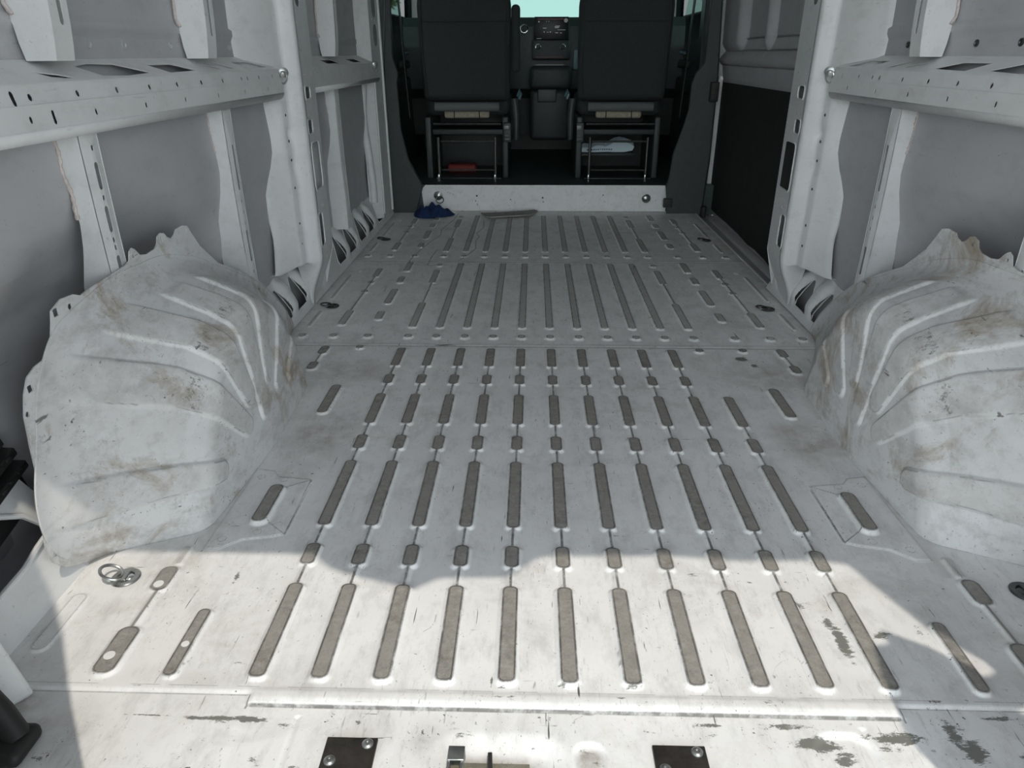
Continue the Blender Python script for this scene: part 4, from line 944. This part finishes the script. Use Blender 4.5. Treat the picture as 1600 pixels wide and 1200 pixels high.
MB().box((.20, 5.15, .74), (.235, 5.18, .86), .006).build('cup_holder', M_TEAL, t)
MB().box((-.035, 5.04, .545), (.09, 5.06, .625), .006).build('console_tray', M_TRIM, t)
for x in (-.155, .155):
    MB().tube([(x-.01, 4.93, .585), (x+.006, 4.93, .625), (x+.012, 4.93, .60), (x, 4.93, .57)], .010, 8).build('belt_buckle', M_TEAL, t)
# steering wheel in front of the driver
t = thing('steering_wheel', (-.45, 4.98, .9), 'black steering wheel hidden in front of the driver seat', 'steering wheel')
R = Matrix.Rotation(-.6, 3, 'X'); c = Vector((-.45, 4.98, .93))
MB().tube([c+R@Vector((.19*math.cos(a), 0, .19*math.sin(a))) for a in np.linspace(0, 2*PI, 30, endpoint=False)], .015, 8, closed=True).build('rim', M_DARK, t)
MB().box(c-Vector((.06, .02, .05)), c+Vector((.06, .02, .05)), .02, R).tube([c+R@Vector((-.18, 0, 0)), c+R@Vector((.18, 0, 0))], .014, 8).tube([c+R@Vector((0, 0, -.18)), c], .014, 8).tube([c, c+Vector((0, .10, -.05))], .03, 10).build('hub', M_DARK, t)
# windscreen
o = struct(sheet('window_1', [[(-.82, 0), (.82, 0), (.70, .78), (-.70, .78)]], lambda u, v, w: (u, 5.92-v*.75+w, 1.03+v), .006, M_GLASS))
for s in (-1, 1):
    nm = 'door_%d' % (2 if s < 0 else 3)
    d = bpy.data.objects.new(nm, None); COL.objects.link(d); d['kind'] = 'structure'
    win = [(4.52, .93), (5.55, .86), (5.40, 1.30), (5.15, 1.62), (4.52, 1.66)]
    sheet('door_panel', [[(4.30, .0), (5.95, .0), (5.95, 1.05), (5.3, 1.88), (4.30, 1.88)], win], lambda u, v, w: (s*(.93-max(0, v-1)*.14+w), u, v), .05, M_TRIM, d)
    sheet('door_glass', [win], lambda u, v, w: (s*(.955-max(0, v-1)*.14+w), u, v), .004, M_GLASS, d)
    MB().box((s*.90, 4.55, .60), (s*.94, 5.4, .70), .02).box((s*.895, 4.9, .75), (s*.935, 5.3, .80), .015).build('arm_rest', M_DARK, d)
    MB().tube([(s*.90, 4.98, .84), (s*.885, 5.05, .845), (s*.90, 5.12, .84)], .008, 8).build('door_handle', M_TEAL, d)
    # belt
    MB().box((s*.80, 4.34, .5), (s*.805, 4.39, 1.5), .001, Matrix.Rotation(s*.05, 3, 'Y')).build('seat_belt', M_RUB, d)
    t2 = thing('door_mirror', (s*1.15, 5.35, 1.0), 'black side mirror outside the %s cab window' % ('left' if s < 0 else 'right'), 'mirror', 'side mirrors')
    MB().box((s*1.05, 5.30, .98), (s*1.24, 5.40, 1.30), .03).build('mirror_housing', M_DARK, t2)
    MB().box((s*.96, 5.34, .96), (s*1.10, 5.38, 1.0), .01).build('mirror_arm', M_DARK, t2)
struct(MB().box((-.95, 5.90, .0), (.95, 5.97, 1.02)).build('trim_8', M_DARK))
# the bonnet, seen through the windscreen
t = thing('bonnet', (0, 6.3, .9), 'white bonnet seen through the windscreen', 'bonnet')
n = 16; V = []; 
for i in range(n):
    for j in range(n):
        x = -.85+1.7*i/(n-1); y = 5.98+.75*j/(n-1); V.append((x, y, 1.03-.16*(j/(n-1))**1.5-.08*abs(x/.85)**3))
MB().add(V, [(i*n+j, (i+1)*n+j, (i+1)*n+j+1, i*n+j+1) for i in range(n-1) for j in range(n-1)]).build('bonnet_skin', M_HOOD, t)

# ================================================================= CLOTH, SHEET
rows, cols = 34, 44; V = []
for i in range(rows):
    for j in range(cols):
        u = j/(cols-1)*2-1; v = i/(rows-1)*2-1; r = math.hypot(u, v)
        h = .040*max(0, 1-r**2.6)*(1+.30*math.sin(u*7+v*3)+.25*math.sin(v*9-u*4))+.016*math.sin(u*17+math.sin(v*5)*2)*max(0, 1-r)
        h += .022*math.exp(-((u+.15)/.10)**2-((v-.35)/.3)**2)+.012*math.exp(-((u-.6)/.15)**2-((v-.2)/.3)**2)
        rad = 1+.10*math.sin(3*math.atan2(v, u)+1)
        k = min(1, 1/max(r, 1e-3)) if r > 1 else 1
        V.append((-.635+.118*u*k*rad, 4.06+.10*v*k*rad, .002+max(0, h)))
o = MB().add(V, [(i*cols+j, i*cols+j+1, (i+1)*cols+j+1, (i+1)*cols+j) for i in range(rows-1) for j in range(cols-1)]).build('cloth', M_BLUE, None, 0)
tag(o, 'crumpled dark blue cloth at the left front corner of the floor', 'cloth')
o = sheet('flat_sheet', [[(-.355, 4.06), (-.30, 4.075), (-.20, 4.10), (-.05, 4.145), (-.03, 4.13), (-.045, 4.06), (-.07, 4.02), (-.18, 3.985), (-.30, 3.955), (-.325, 3.985)]], lambda u, v, w: (u, v, .004+w+.004*math.sin(u*30)**2), .008, M_SHEET)
tag(o, 'flat grey folded sheet lying at the foot of the step panel', 'sheet')

# ================================================================= OUTSIDE
gp = MB().box((-60, -60, -.80), (60, 60, -.74)); struct(gp.build('ground', M_GROUND))
def tree(x, y, h, lb):
    t = thing('tree', (x, y, -.74), lb, 'tree', 'trees beyond the windscreen')
    MB().tube([(x, y, -.74), (x+.1, y, h*.5)], [.18, .12], 8).build('trunk', plain('bark', (.08, .06, .04), .9), t)
    mb = MB(); rr = random.Random(int(x*10)+5)
    for k in range(900):
        a = rr.uniform(0, 2*PI); e = rr.uniform(-.6, 1.5); q = rr.uniform(.5, 1)*h*.34; p = Vector((x+q*math.cos(a)*math.cos(e), y+q*math.sin(a)*math.cos(e), h*.62+q*math.sin(e)*.8))
        d1 = Vector((rr.gauss(0, 1), rr.gauss(0, 1), rr.gauss(0, 1))).normalized()*.16; d2 = d1.orthogonal().normalized()*.09
        mb.add([p-d1, p+d2, p+d1, p-d2], [(0, 1, 2, 3)])
    mb.build('crown', M_LEAF, t, 0)
tree(-.9, 34., 2.5, 'green tree beyond the windscreen, left of the screen'); tree(6., 38., 3.0, 'green tree beyond the windscreen, behind the passenger seat')
